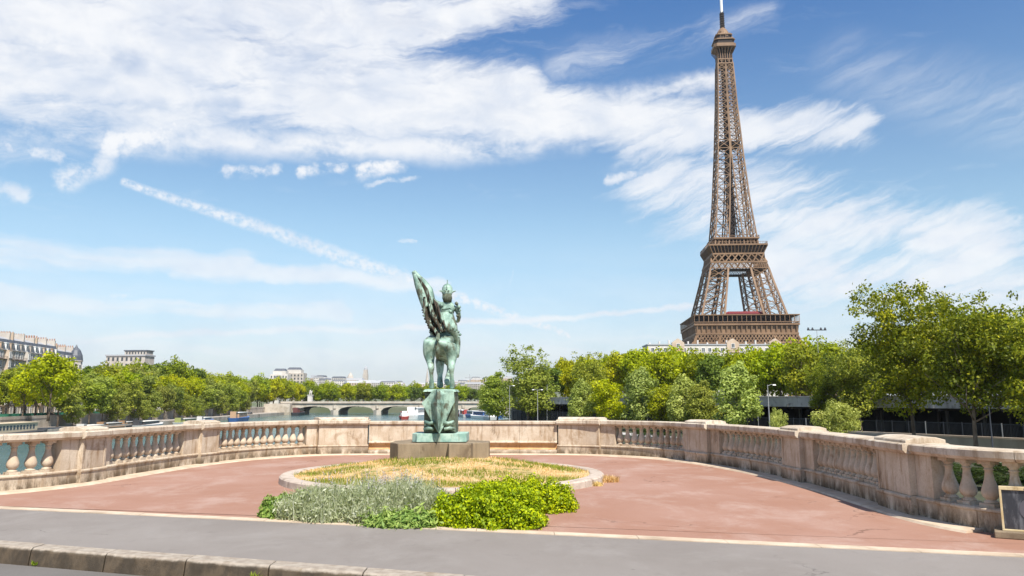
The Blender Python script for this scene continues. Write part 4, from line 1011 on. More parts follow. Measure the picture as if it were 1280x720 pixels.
# summit
sm = MB(); ringband(sm, 5.6, 5.3, 262, 265.5, 4, 'v', .6)
for q in range(4):
    M = Matrix.Rotation(q*math.pi/2, 3, 'Z')
    for i in range(7):
        t = -1+2*i/6; sm.bar(M @ Vector((t*5.2,-5.2,264)), M @ Vector((t*5.3,-5.3,270)), .55); sm.bar(M @ Vector((t*5.3,-5.3,270)), M @ Vector((t*7.8,-7.8,275)), .5)
sm.box(-4.6,4.6,-4.6,4.6,262,275,1)
oc = lambda r: [(r*math.cos(R(22.5+45*k)), r*math.sin(R(22.5+45*k))) for k in range(8)]
sq = lambda r, c: [(-r,-r+c),(-r+c,-r),(r-c,-r),(r,-r+c),(r,r-c),(r-c,r),(-r+c,r),(-r,r-c)]
sm.prism(sq(8.4,2), 275, 277.6); sm.prism(sq(7.2,1.8), 277.6, 281, 1); sm.prism(sq(8.0,2), 281, 281.8); sm.prism(sq(5.6,1.5), 281.8, 285.5, 1); sm.prism(sq(6.4,1.6), 285.5, 286.3); sm.lathe([(5.2,286.3),(4.6,289),(3.2,291.5),(1.8,293.2)], 12)
for k in range(22):
    a = k*2*math.pi/22; r = 6.6 if k % 2 else 5.6; h = 283+random.Random(k).uniform(1.5, 6); sm.bar((r*math.cos(a), r*math.sin(a), 280.5), (r*math.cos(a), r*math.sin(a), h), .3)
    if k % 3 == 0: sm.box(r*math.cos(a)-.7, r*math.cos(a)+.7, r*math.sin(a)-.7, r*math.sin(a)+.7, h-1.2, h)
SM = sm.build('summit_cabin', [M_iron, M_irond], tw)
mb = MB(); 
for a in ((-1,-1),(1,-1),(1,1),(-1,1)): mb.bar((a[0]*1.3,a[1]*1.3,292), (a[0]*.8,a[1]*.8,307), .5)
for k in range(7): z = 293+k*2; mb.bar((-1.3,-1.3,z),(1.3,-1.3,z+2),.4); mb.bar((1.3,1.3,z),(-1.3,1.3,z+2),.4); mb.box(-1.7,1.7,-1.7,1.7,z,z+.4)
MM = mb.build('mast', M_irond, SM)
mb = MB(); mb.tube([(0,0,306),(0,0,321)], 1.05, 8); mb.tube([(0,0,321),(0,0,330)], .35, 6); mb.build('antenna', M_white, SM)

# ================================================================ TREES
protos = {}
def tree_proto(key, seed, H, Wd, z0, n, size, mt, r, **kw):
    protos[key] = (crown_mesh('crown', seed, H, Wd, z0, n, size, mt, **{k: v for k, v in kw.items() if k in ('nclump','style','sparse','flat','cr')}), trunk_mesh('trunk', seed, H, z0, Wd, r, lean=kw.get('lean', .6), limbs=kw.get('limbs', 9)))
tree_proto('pl1', 1, 20, 15, 4.6, 5200, .62, L_plane, .34, nclump=80)
tree_proto('pl2', 2, 19, 13, 4.2, 4600, .62, L_bright, .30, nclump=70)
tree_proto('pl3', 3, 20, 12, 4.0, 4600, .60, L_olive, .26, nclump=64, style='wavy')
tree_proto('pl4', 9, 18, 12, 3.5, 4400, .60, L_dark, .30, nclump=60)
tree_proto('po1', 4, 14, 10, 1.2, 8000, .36, L_poplar, .16, nclump=64, style='cone', lean=.3)
tree_proto('po2', 5, 14, 10.5, 1.0, 8000, .34, L_olive, .16, nclump=60, style='cone', lean=.3)
tree_proto('po3', 6, 13, 9.5, 1.2, 7000, .34, L_bright, .15, nclump=54, style='round', lean=.3)
tree_proto('tall', 7, 22, 14, 2.5, 10000, .40, L_olive, .25, nclump=80, style='wavy', sparse=.06)
tree_proto('hero1', 14, 21, 16, 5.2, 21000, .30, L_hero, .27, nclump=150, style='wavy', sparse=.13, lean=1.0, limbs=20, cr=.64)
tree_proto('hero2', 15, 19, 15, 5.0, 20000, .30, L_hero, .30, nclump=140, style='wavy', sparse=.07, lean=1.2, limbs=22, cr=.66)
tree_proto('sml', 16, 8, 6.5, 1.2, 7000, .20, L_poplar, .09, nclump=46, style='round', lean=.3)
tree_proto('low', 17, 8, 6.5, .3, 5000, .22, L_shade, .09, nclump=40, style='round', lean=.3)
trnd = random.Random(77)
def tree(key, x, y, z, s=1.0, label='', group=None, kind='plane_tree', sxy=None):
    cm, tm = protos[key]; e = empty(kind, (x, y, z), trnd.uniform(0, 6.28), label, 'tree', group)
    q = sxy or s; e.scale = (q, q, s)
    put('crown', cm, e); put('trunk', tm, e); return e
# left bank: row on the street behind the retaining wall, row nearer the water
def left_lab(d, x):
    if d < 300: return 'broad plane tree on the left bank below the apartment houses'
    if d < 420: return 'plane tree in the left bank row between apartment houses and hilltop block'
    if d < 520: return 'small looking plane tree on left bank towards the stone bridge'
    return 'plane tree on the left bank beside the stone bridge'
big = (X_at(62, 243), 243)
tree('pl2', big[0], big[1], UQ, 1.10, 'largest bright green plane tree in front of the apartment houses', None, sxy=1.25)
def capL(x, d):
    px = 640+F*x/(PC*d); top = float(np.interp(px, [-100,0,30,62,88,104,122,150,175,200,225,255,285,320,350,372], [455,456,452,440,450,463,450,451,445,446,449,454,462,468,474,478]))
    return (z_at(top, d)-UQ)/20.3
d = 204
while d < 610:
    if abs(d-243) > 12:
        k = trnd.choice(['pl2', 'pl1', 'pl2', 'pl3']); xx = bankL(d)-17-trnd.uniform(0, 4); s = min(1.0, capL(xx, d))*trnd.uniform(.84, 1.0)
        tree(k, xx, d, UQ, s, left_lab(d, 0), 'plane trees along the left bank street')
    xx = bankL(d)-34-trnd.uniform(0, 8); tree(trnd.choice(['pl1', 'pl4', 'pl3']), xx, d+4, UQ, min(1.25, capL(xx, d+4))*trnd.uniform(.88, 1.0), ('darker tree behind the left bank row, '+('near the apartment houses' if d < 330 else 'near the hilltop block' if d < 450 else 'near the stone bridge')), 'trees behind the left bank row')
    d += trnd.uniform(8.0, 10.5)
d = 265
while d < 500:
    tree(trnd.choice(['po2', 'pl3', 'po2']), bankL(d)-9.5, d, LQ, trnd.uniform(.95, 1.15) if d < 0 else trnd.uniform(.8, 1.0), 'slim olive green tree on the lower left quay beside the moored boats', 'slim trees on the lower left quay', 'quay_tree'); d += trnd.uniform(10, 15)
for (px, Y, top, k) in ((118,430,446,'pl4'),(175,440,446,'pl4'),(205,440,444,'pl4'),(228,450,447,'pl4'),(188,425,443,'pl4'),(216,430,445,'pl1'),(240,440,450,'pl4'),(168,415,449,'pl1'),(110,395,446,'pl4'),(132,410,452,'pl4'),(148,405,453,'pl1'),(136,400,456,'pl1'),(160,400,455,'pl2')):
    s = (z_at(top, Y)-UQ)/20; tree(k, X_at(px, Y), Y, UQ, s, 'dark rounded tree standing high by the hilltop stone block', 'dark trees by the hilltop block', sxy=s*.85)
# beyond the stone bridge
for i in range(34):
    t = i/33; Y = 640+150*t+trnd.uniform(-12, 12); px = 372+245*t+trnd.uniform(-2, 2)
    top = 474+6*t+trnd.uniform(-3, 5); s = (z_at(top, Y)-UQ)/20
    tree(trnd.choice(['pl1', 'pl4', 'pl2', 'pl1']), X_at(px, Y), Y, UQ-.5, s, 'distant tree lining the river beyond the stone bridge', 'trees beyond the stone bridge', sxy=s*.95)
for px, Y, top in ((322,560,466),(334,600,466),(342,575,468),(350,610,470),(357,590,473),(364,615,474),(372,610,476),(381,640,476)):
    s = (z_at(top, Y)-UQ)/20; tree(trnd.choice(['pl1','pl2','pl4']), X_at(px, Y), Y, UQ, s, 'round tree at the left abutment of the stone bridge', 'trees at the left bridge end', sxy=s*.95)
# right bank: plane trees on the street behind the viaduct
def top_y(px): return float(np.interp(px, [690, 720, 760, 800, 850, 900, 960, 1010, 1050, 1090, 1160, 1230, 1290, 1360], [446, 444, 440, 430, 431, 432, 431, 422, 424, 420, 400, 382, 380, 378]))
for off_, k0 in ((30, 0), (44, 1), (60, 2)):
    s_ = -60+k0*5
    while s_ < 215:
        p = rb(s_, off_+trnd.uniform(-3, 3)); Y = p[1]; px = 640+F*p[0]/(PC*Y) if Y > 30 else 9999
        if 688 < px < 1420:
            h = z_at(top_y(px)+trnd.uniform(-3, 5), Y)+1.2
            if 6 < h < 32:
                s = h/20; w_ = 'above the left part of the viaduct' if px < 820 else 'below the iron tower' if px < 1010 else 'behind the tall ragged tree at right'
                tree(trnd.choice(['pl2', 'pl1', 'pl2', 'pl1', 'pl4']), p[0], Y, -1.2, s, 'leafy plane tree on the right bank street '+w_, 'plane trees behind the viaduct', sxy=max(.7, s*.95))
        s_ += trnd.uniform(8, 11)
tree('pl2', X_at(707, 300), 300, RQ, (z_at(443, 300)-RQ)/19, 'rounded bright green tree left end of the right bank planes', None, sxy=.85)
for px, Y, top in ((946,250,432),(932,235,436),(958,240,440),(975,255,430)):
    s = (z_at(top, Y)+1.2)/20; tree('pl1', X_at(px, Y), Y, -1.2, s, 'leafy plane tree behind the lamp post at the open viaduct part', 'plane trees behind the lamp post', sxy=s)
# quay trees in front of the viaduct: (column, distance, top row, kind)
for px, Y, top, k, lab in ((622,262,462,'po2','bushy olive tree at the left end of the right bank, beside the moored boats'),
    (612,285,478,'po1','pale small tree just left of the bushy olive tree by the boats'),
    (660,236,438,'tall','tall loose olive tree standing before the left end of the viaduct'),
    (676,240,452,'po2','smaller olive tree leaning into the tall loose one by the viaduct'),
    (738,205,446,'tall','tall grey olive tree above the middle of the left viaduct part'),
    (727,196,474,'po1','silvery small tree left of the yellow one on the right quay'),
    (762,190,470,'po3','small yellow green tree in front of the viaduct'),
    (800,180,459,'po1','silvery pointed tree between two yellow green ones'),
    (830,176,477,'po3','low yellow green tree between the silvery quay trees'),
    (855,170,468,'po1','silvery quay tree right of the low yellow green one'),
    (880,165,472,'po2','olive quay tree left of the big silvery one'),
    (922,152,452,'po1','large silvery tree at the left end of the open viaduct part')):
    s = (z_at(top, Y)-RQ)/(14 if k in ('po1','po2') else 13 if k == 'po3' else 22); wf = 1.3 if px in (622, 660) else 1.1
    tree(k, X_at(px, Y), Y, RQ, s, lab, 'young trees on the right quay', 'quay_tree', sxy=s*wf)
tree('hero1', X_at(1140, 112), 112, RQ, (z_at(366, 112)-RQ)/21.2, 'tall ragged tree with sparse top twigs on the right quay', None, 'quay_tree')
tree('hero2', X_at(1216, 101), 101, RQ, (z_at(380, 101)-RQ)/19.3, 'yellow green tree with pale forked limbs right of the ragged tree', None, 'quay_tree')
tree('hero1', X_at(1300, 96), 96, RQ, (z_at(392, 96)-RQ)/21.2, 'leafy tree at the right edge of the view', None, 'quay_tree')
tree('hero2', X_at(1075, 133), 133, RQ, (z_at(432, 133)-RQ)/19.3, 'yellow green tree left of the tall ragged tree', None, 'quay_tree')
tree('hero1', X_at(1032, 138), 138, RQ+2, .48, 'low feathery tree hanging over the viaduct edge', None, 'quay_tree')
tree('sml', X_at(1046, 108), 108, RQ, (z_at(497, 108)-RQ)/8, 'small pale leaved tree before the dark viaduct opening', None, 'quay_tree')
tree('sml', X_at(972, 128), 128, RQ, (z_at(508, 128)-RQ)/8, 'slender bush beside the lamp post under the viaduct', None, 'quay_tree', sxy=.4)

for k, (px, Y) in enumerate(((1010,88),(1050,84),(1085,80),(1130,74),(1165,70),(1195,66),(1222,69),(1250,63),(1275,67),(1175,78),(1235,76),(1300,62),(905,120),(935,112),(800,150),(825,150))):
    tree('low', X_at(px, Y), Y, RQ, .14+.04*(k % 3), 'low dark bush on the right quay glimpsed between the balusters', 'bushes on the right quay', 'quay_bush', sxy=.62+.1*(k % 2))
# ================================================================ VIADUCT + FENCE (right bank)
M_cold = mat('dark_concrete', (.07,.066,.062), .9)  # columns and cross beams, darker than the deck
vd = empty('rail_viaduct', (VA.x, VA.y, 0), math.atan2(VD.y, VD.x), 'long low concrete rail viaduct with a dark open underside along the right bank', 'viaduct')
# local x runs along the bank towards us, local y: inland side
sgn = 1 if (Matrix.Rotation(math.atan2(VD.y, VD.x), 2) @ Vector((0, 1))).dot(VN) > 0 else -1
def vb(mb, x0, x1, y0, y1, z0, z1, mi=0): mb.box(x0, x1, min(y0*sgn, y1*sgn), max(y0*sgn, y1*sgn), z0, z1, mi)
LV = 205
mb = MB(); vb(mb, 0, LV, 0, 12, .45, 1.0); vb(mb, 0, LV, -.2, .25, .3, 2.1); vb(mb, 0, LV, 11.8, 12.2, .3, 2.0)
vb(mb, 0, LV, -.35, .4, 2.1, 2.25)
for i in range(0, 41): vb(mb, i*5, i*5+.18, -.28, -.2, .3, 2.1)
mb.build('deck', M_conc, vd)
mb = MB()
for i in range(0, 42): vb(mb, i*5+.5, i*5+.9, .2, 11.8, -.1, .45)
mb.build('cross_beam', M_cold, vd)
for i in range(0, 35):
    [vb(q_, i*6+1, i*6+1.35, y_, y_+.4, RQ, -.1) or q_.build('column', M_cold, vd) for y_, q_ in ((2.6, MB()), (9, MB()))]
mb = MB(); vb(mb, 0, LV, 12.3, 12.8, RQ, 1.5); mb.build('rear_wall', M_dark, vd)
mb = MB(); vb(mb, -.6, -.1, 0, 12.8, RQ, 2.1); mb.build('end_wall', M_conc, vd)
fn = empty('quay_fence', (VA.x, VA.y, 0), math.atan2(VD.y, VD.x), 'dark steel fence with mesh panels in front of the viaduct opening', 'fence')
for i in range(0, 68):
    mb = MB(); x = i*3.0; vb(mb, x, x+.12, -1.1, -.98, RQ, -1.7); mb.build('post', M_pole if i % 4 == 0 else M_fence, fn)
mb = MB(); vb(mb, 0, LV, -1.06, -1.02, -1.9, -1.78); vb(mb, 0, LV, -1.06, -1.02, RQ+.1, RQ+.2)
for i in range(0, 1020): vb(mb, i*.2, i*.2+.05, -1.05, -1.03, RQ+.2, -1.85)
o = mb.build('mesh_panel', M_fence, fn)
for yy, zt, x0, x1, nm, lab in ((-9, -3.3, 112, 190, 'quay_wall', 'low tan stone wall behind the trunks of the right quay trees'),):
    q = empty(nm, (VA.x, VA.y, 0), math.atan2(VD.y, VD.x), lab, 'wall')
    mb = MB(); vb(mb, x0, x1, yy, yy+.5, RQ-.1, zt-.25); mb.build('wall_face', M_quay, q)
    mb = MB(); vb(mb, x0, x1, yy-.08, yy+.58, zt-.25, zt); mb.build('wall_coping', M_limes, q)

# lamp posts and poles
def lamp_post(x, y, z, h, lab, heads=1, mt=None, g=None):
    e = empty('lamp_post', (x, y, z), 0, lab, 'lamp post', g); MB().tube([(0,0,0),(0,0,h*.5),(0,0,h)], [.11,.08,.06], 8).build('pole', mt or M_pole, e)
    for k in range(heads):
        sx = 1 if k % 2 == 0 else -1; hh = h-.2-(k//2)*2.2
        MB().tube([(0,0,hh),(sx*.6,0,hh+.25),(sx*1.0,0,hh+.22)], .045, 6).build('arm', mt or M_pole, e); MB().frustum(sx*1.15, 0, hh+.08, hh+.28, .30, .14, .22, .10).build('lamp_head', M_white, e)
    return e
for px, Y, top, zb, lab, hd in ((961,140,481,RQ,'grey lamp post before the open viaduct part, left of the feathery tree',1), (672,215,487,RQ,'light pole with fittings before the left viaduct part',2), (637,228,482,RQ,'lamp post at the left end of the viaduct by the bushy tree',1), (684,235,480,RQ,'thin mast just right of the light pole by the viaduct',0), (1237,92,508,RQ,'dark slim post among the trees at far right',0)):
    lamp_post(X_at(px, Y), Y, zb, z_at(top, Y)-zb, lab, hd, M_fence if px == 1237 else None)
e = lamp_post(X_at(1027, 190), 190, -1.2, z_at(412, 190)+1.2, 'mast with a cross bar of lamps rising over the trees', 0)
MB().box(-2.3,2.3,-.1,.1,z_at(412,190)+1.0,z_at(412,190)+1.2).build('cross_bar', M_fence, e)
for k in (-2,-1,1,2): MB().frustum(k*1.0, 0, z_at(412,190)+1.2, z_at(412,190)+1.7, .22, .22, .12, .12).build('lamp_head', M_fence, e)

# ================================================================ BUILDINGS
win_me = {}
def window_mesh(w, h, kind='tall'):
    key = (w, h, kind)
    if key in win_me: return win_me[key]
    mb = MB(); mb.box(-w/2, w/2, -.05, .04, 0, h, 0)
    mb.box(-w/2-.12, -w/2, -.12, .04, -.05, h+.12, 1); mb.box(w/2, w/2+.12, -.12, .04, -.05, h+.12, 1); mb.box(-w/2, w/2, -.12, .04, h, h+.12, 1); mb.box(-w/2-.2, w/2+.2, -.2, .04, -.14, 0, 1); mb.box(-.04, .04, -.08, -.05, 0, h, 1)
    if kind == 'shut': mb.box(-w/2-.7, -w/2-.14, -.1, .02, 0, h, 2); mb.box(w/2+.14, w/2+.7, -.1, .02, 0, h, 2)
    win_me[key] = mb.mesh('window', [M_glassd, M_white, M_offw]); return win_me[key]
def haussmann(x, y, rz, W_, D_, floors, fh, lab, wallm, roofm, cols, group, seed, bays=(), turret=False, z=UQ):
    """local: facade on -y side, x along facade"""
    rn = random.Random(seed); e = empty('apartment_house', (x, y, z), rz, lab, 'building', group); Hh = floors*fh
    mb = MB(); mb.box(0.03, W_-.03, 0, D_, 0, Hh); wl = mb.build('wall', wallm, e)
    mb = MB()
    for k in range(1, floors+1): mb.box(.0, W_, -.35 if k in (2, floors-1, floors) else -.12, 0.0, k*fh-.28, k*fh-.02)
    mb.build('cornice', M_limes2, e)
    for k in (2, floors-1):
        mb = MB(); mb.box(.4, W_-.4, -.85, -.36, k*fh-.15, k*fh); 
        for q in range(int(W_/.45)): mb.box(.5+q*.45, .56+q*.45, -.84, -.80, k*fh, k*fh+.95)
        mb.box(.4, W_-.4, -.86, -.80, k*fh+.95, k*fh+1.02); mb.build('balcony', mat('balcony_iron', (.16,.12,.10), .6), e)
    for k in range(floors):
        for c in range(cols):
            o = put('window', window_mesh(1.45, 2.4, 'tall' if (c+k) % 3 else 'shut'), e, (W_*(c+.5)/cols, -.02, k*fh+.55))
    for bx in bays:
        mb = MB(); mb.prism([(bx-1.7,-.02),(bx-1.1,-1.1),(bx+1.1,-1.1),(bx+1.7,-.02)], fh*1.0, Hh-.1); b_ = mb.build('bay', wallm, e)
        for k in range(1, floors): put('window', window_mesh(1.25, 2.1), b_, (bx, -1.12, k*fh+.55))
    rh = fh*1.15; i_ = 1.3
    mb = MB(); mb.frustum(W_/2, D_/2, Hh, Hh+rh, W_/2-.1, D_/2, W_/2-.4, D_/2-i_, 0); mb.frustum(W_/2, D_/2, Hh+rh, Hh+rh+1.0, W_/2-.5, D_/2-i_-.1, W_/2-1.5, D_/2-i_-2, 1); rf = mb.build('roof', [roofm, M_zinc], e)
    for c in range(cols):
        mb = MB(); cx = W_*(c+.5)/cols; mb.box(cx-.8, cx+.8, -.02, 1.6, Hh, Hh+2.5); mb.box(cx-.95, cx+.95, -.1, 1.7, Hh+2.5, Hh+2.75); d_ = mb.build('dormer', wallm if c % 2 else M_white, rf)
        mb = MB(); mb.box(cx-.5, cx+.5, -.06, -.03, Hh+.4, Hh+2.1); mb.build('dormer_window', M_glassd, rf)
    for cx in (W_*.06, W_*.5, W_*.94):
        mb = MB(); mb.box(cx-.45, cx+.45, D_*.10, D_*.62, Hh+rh*.3, Hh+rh+2.6+rn.uniform(-.4, .4), 0)
        for q in range(7): mb.box(cx-.2, cx+.2, D_*.12+q*D_*.07, D_*.12+q*D_*.07+.35, Hh+rh+2.2, Hh+rh+3.3, 1)
        mb.build('chimney', [M_limes2 if cx > W_*.2 else M_limes, M_brick], rf)
    if turret:
        mb = MB(); mb.lathe([(3.0, 0), (3.0, Hh+.4), (3.3, Hh+.5), (3.3, Hh+.9)], 10, (W_, .6)); mb.build('turret', wallm, e)
        mb = MB(); mb.lathe([(3.2, Hh+.9), (2.9, Hh+3.2), (1.9, Hh+5.6), (.6, Hh+7.0), (.1, Hh+8.2)], 10, (W_, .6)); mb.build('turret_roof', M_slate, e)
        for k in range(floors):
            for a in (-115, -70): 
                o = put('window', window_mesh(1.25, 2.1), e, (W_+3.05*math.cos(R(a)), .6+3.05*math.sin(R(a)), k*fh+.55), R(a+90))
    return e
# row parallel to the left bank, first in view at d=300
bx0, by0 = -192.0, 292.0; ddir = Vector((-9, 78)).normalized(); brz = math.atan2(ddir.y, ddir.x)
gh = 'apartment houses on the left bank'
pos_ = -24.0
for i, (W_, fl_, lab, wm, bays, tur) in enumerate(((23, 7, 'cream apartment house cut by the left edge of the view', M_limes, (6, 17), False), (23, 7, 'apartment house of warm stone with dark mansard, second from the left edge', M_limes, (5, 18), False), (20, 7, 'pale apartment house with curved dark roof in the middle of the row', M_limes2, (10,), False), (19, 7, 'apartment house with tall chimney slabs next to the corner one', M_limes, (5, 14), False), (19, 6.6, 'corner apartment house with pointed slate turret', M_limes2, (7,), True))):
    q = Vector((bx0, by0)) + ddir*pos_
    # local facade (-y) must face the river: +x side
    haussmann(q.x, q.y, brz, W_, 14, int(fl_), 3.55+(.25 if i == 4 else 0), lab, wm, M_slate, 6 if W_ > 20 else 5, gh, i, bays, tur); pos_ += W_+.15
# hilltop stone block left of centre
hb = empty('stone_office_block', (X_at(128, 470), 470, UQ), R(-6), 'flat roofed pale stone block with colonnade above the left trees', 'building')
zt1, zt2 = z_at(443.5, 470)-UQ, z_at(437.5, 470)-UQ
MB().box(0, 24, 0, 10, 0, zt1-.8).build('wall', M_limes2, hb); MB().box(-.5, 24.5, -.5, 10.5, zt1-.8, zt1).build('roof', M_zinc, hb)
mb = MB(); mb.box(10, 23.6, 2, 9, zt1, zt2-.6); up_ = mb.build('upper_storey', M_limes2, hb); MB().box(9.6, 24.1, 1.6, 9.4, zt2-.6, zt2).build('upper_roof', M_slate, up_)
for k in range(7): MB().box(11+k*1.8, 11.8+k*1.8, 1.9, 2.0, zt1+.5, zt2-1.0).build('window', M_glassd, up_)
for r_ in range(2):
    for k in range(8): MB().box(1+k*2.8, 2.2+k*2.8, -.08, .0, zt1-3.6-r_*3.6, zt1-1.6-r_*3.6).build('window', M_glassd, hb)
# white building in front of the tower foot
wbY = 345
wb_ = empty('white_building', (X_at(812, wbY), wbY, -1.2), 0, 'long low white building with gables showing under the iron tower', 'building')
WT = z_at(430, wbY)+1.2; WL = X_at(985, wbY)-X_at(812, wbY)
MB().box(0, WL, 0, 14, 0, WT-.5).build('wall', M_offw, wb_)
MB().box(-.3, WL+.3, -.3, 14.3, WT-.5, WT).build('roof', M_zinc, wb_)
for k in range(22): put('window', window_mesh(1.2, 1.7), wb_, (2+k*2.72, -.02, WT-3.4))
for gx in (.22, .62, .93):
    cx = WL*gx; mb = MB(); mb.add([(cx-2.6,-.5,WT-3.6),(cx+2.6,-.5,WT-3.6),(cx+2.6,-.5,WT+.6),(cx,-.5,WT+2.4),(cx-2.6,-.5,WT+.6),(cx-2.6,1.5,WT-3.6),(cx+2.6,1.5,WT-3.6),(cx+2.6,1.5,WT+.6),(cx,1.5,WT+2.4),(cx-2.6,1.5,WT+.6)], [(0,1,2,3,4),(5,9,8,7,6),(0,5,6,1),(1,6,7,2),(2,7,8,3),(3,8,9,4),(4,9,5,0)]); gb = mb.build('gable', M_limes, wb_)
    put('window', window_mesh(1.2, 1.7), gb, (cx, -.52, WT-1.6))
for k in range(14): cx = WL*(k+.4)/14; MB().box(cx-.3, cx+.3, 5, 6, WT, WT+1.0+.5*(k % 3)).build('chimney', M_offw, wb_)
# far city: low blocks on the rising ground
def block_proto(W_, D_, H_, wallm, roofm, cols, rows, lab, cat='building'):
    e = empty('city_building', (0,0,0), 0, lab, cat, 'distant city buildings'); MB().box(-W_/2, W_/2, 0, D_, 0, H_).build('wall', wallm, e)
    MB().frustum(0, D_/2, H_, H_+2.6, W_/2, D_/2, W_/2-1.6, D_/2-1.6).build('roof', roofm, e)
    mb = MB()
    for r_ in range(rows):
        for c in range(cols): cx = -W_/2+W_*(c+.5)/cols; mb.box(cx-.7, cx+.7, -.1, .0, 1.2+r_*H_/rows, 1.2+r_*H_/rows+1.8)
    mb.build('window', M_glassd, e); return e
dl_ = 'distant pale city block rising over the river trees'
bp = [block_proto(26, 14, 20, M_limes2, M_zinc, 8, 6, dl_), block_proto(20, 14, 24, M_offw, M_slate, 6, 7, dl_), block_proto(34, 16, 17, M_limes, M_zinc, 10, 5, dl_)]
cr = random.Random(12); used = [False]*3
for i in range(78):
    px = cr.uniform(328, 640); Y = cr.uniform(1050, 2400); k = i % 3
    top = float(np.interp(px, [328, 345, 385, 400, 440, 500, 640], [474, 472, 473, 470, 474, 478, 481])) + cr.uniform(-2.5, 3)
    x = X_at(px, Y); o = bp[k] if not used[k] else copy_tree(bp[k]); used[k] = True
    Hk = (20, 24, 17)[k]+2.6; zt = z_at(top, Y); o.location = (x, Y, zt-Hk-.0); o.rotation_euler.z = cr.uniform(-.5, .5); hz_ = hill_z(x, Y)
    sz_ = max(.7, (zt-(hz_-2))/Hk); o.location.z = hz_-2; o.scale = (1, 1, sz_)
# prominent hill blocks at columns 333-380
for (px0, px1, top, Y, lab, wm) in ((336,358,460.5,820,'white stepped apartment block on the hill, left one of two',M_offw),(352,378,459,840,'white stepped apartment block on the hill, right one of two',M_limes2),(338,348,470,800,'low white house below the stepped hill blocks',M_offw)):
    e = empty('hill_building', (X_at(px0, Y), Y, UQ), 0, lab, 'building'); w_ = X_at(px1, Y)-X_at(px0, Y); h_ = z_at(top, Y)-UQ
    MB().box(0, w_, 0, 14, 0, h_-6).build('wall', wm, e); MB().box(w_*.12, w_*.85, 2, 13, h_-6, h_-2.5).build('upper_storey', M_offw, e); MB().frustum(w_*.48, 7.5, h_-2.5, h_, w_*.33, 5, w_*.25, 3).build('roof', M_slate, e)
    for r_ in range(4):
        for c in range(6): MB().box(w_*(c+.3)/6, w_*(c+.7)/6, -.1, 0, h_-9.5-r_*3.4, h_-7.4-r_*3.4).build('window', M_glassd, e)
# church tower, dome and spires
def zz(py, Y): return z_at(py, Y)
Yc = 1500; e = empty('church_tower', (X_at(456, Yc), Yc, 8), 0, 'tall square church tower with a small pointed top on the skyline', 'tower'); h_ = zz(457, Yc)-8
MB().box(-4.5,4.5,-4.5,4.5,0,h_*.72).build('shaft', M_limes2, e); MB().box(-3.6,3.6,-3.6,3.6,h_*.72,h_*.86).build('belfry', M_limes2, e); MB().lathe([(3.4,h_*.86),(2.8,h_*.92),(1.0,h_*.97),(.1,h_)], 10).build('cupola', M_zinc, e)
e = empty('domed_church', (X_at(437, Yc), Yc, 8), 0, 'small conical dome left of the square church tower', 'church'); h_ = zz(465.5, Yc)-8
MB().box(-9,9,-9,9,0,h_*.62).build('wall', M_limes2, e); MB().lathe([(6.5,h_*.62),(6.2,h_*.74),(4.6,h_*.86),(2,h_*.95),(.2,h_)], 12).build('dome', M_limes2, e)
e = empty('church_spire', (X_at(533.5, 1150), 1150, 0), 0, 'slim pointed grey spire beside the horse hind leg', 'spire'); h_ = zz(460, 1150)
MB().box(-3,3,-3,3,0,h_*.45).build('shaft', M_limes2, e); MB().lathe([(3,h_*.45),(1.6,h_*.72),(.1,h_)], 8).build('spire_roof', M_limes2, e)
e = empty('tower_crane', (X_at(587, 1500), 1500, 8), 0, 'thin construction crane on the skyline right of the statue', 'crane'); h_ = zz(468, 1500)-8
MB().bar((0,0,0),(0,0,h_),1.4).build('mast', M_zinc, e); MB().bar((-9,0,h_-6),(22,0,h_-6),1.0).build('jib', M_zinc, e)

# ================================================================ STONE BRIDGE
BY = 570; bx_0, bx_1 = X_at(366, BY), X_at(634, BY); ZD, ZP = -1.0, .5
br_ = empty('stone_bridge', (0, BY, WZ), 0, 'pale stone bridge of five low arches crossing the river', 'bridge')
def bz(z): return z-WZ
piers = [X_at(p, BY) for p in (372, 422, 474.5, 527, 580, 632)]
for a, b in zip(piers[:-1], piers[1:]):
    pw = 2.6; xa, xb = a+pw, b-pw; n = 18; mb = MB(); prev = None
    for i in range(n+1):
        t = i/n; x = xa+(xb-xa)*t; z = -6.4+3.3*math.sqrt(max(0, 1-(2*t-1)**2))**.9
        cur = (x, z)
        if prev: mb.add([(prev[0],-9,bz(prev[1])),(cur[0],-9,bz(cur[1])),(cur[0],-9,bz(ZD-.9)),(prev[0],-9,bz(ZD-.9)),(prev[0],24,bz(prev[1])),(cur[0],24,bz(cur[1])),(cur[0],24,bz(ZD-.9)),(prev[0],24,bz(ZD-.9))], [(0,1,2,3),(7,6,5,4),(0,4,5,1),(2,6,7,3)])
        prev = cur
    mb.build('arch', M_bstone, br_)
for a in piers:
    mb = MB(); mb.box(a-2.6, a+2.6, -9, 24, bz(-9.6), bz(ZD-.9)); mb.prism([(a-2.6,-9),(a,-12),(a+2.6,-9)], bz(-9.6), bz(-5.6)); mb.lathe([(1.2,bz(-4.6)),(1.2,bz(-2.6))], 8, (a, -9.1)); mb.build('pier', M_bstone, br_)
MB().box(bx_0-6, bx_1+20, -9.4, 24.4, bz(ZD-.9), bz(ZD)).build('deck', M_bstone, br_)
mb = MB(); mb.box(bx_0-6, bx_1+20, -9.7, -9.4, bz(ZD-.45), bz(ZD-.15)); mb.build('deck_shadow_line', M_irond, br_)  # dark strip paints the shadow line along the deck edge
mb = MB(); mb.box(bx_0-6, bx_1+20, -9.4, -9.0, bz(ZD), bz(ZD+1.1)); mb.box(bx_0-6, bx_1+20, 24.0, 24.4, bz(ZD), bz(ZD+1.1)); mb.build('parapet', M_bstone, br_)
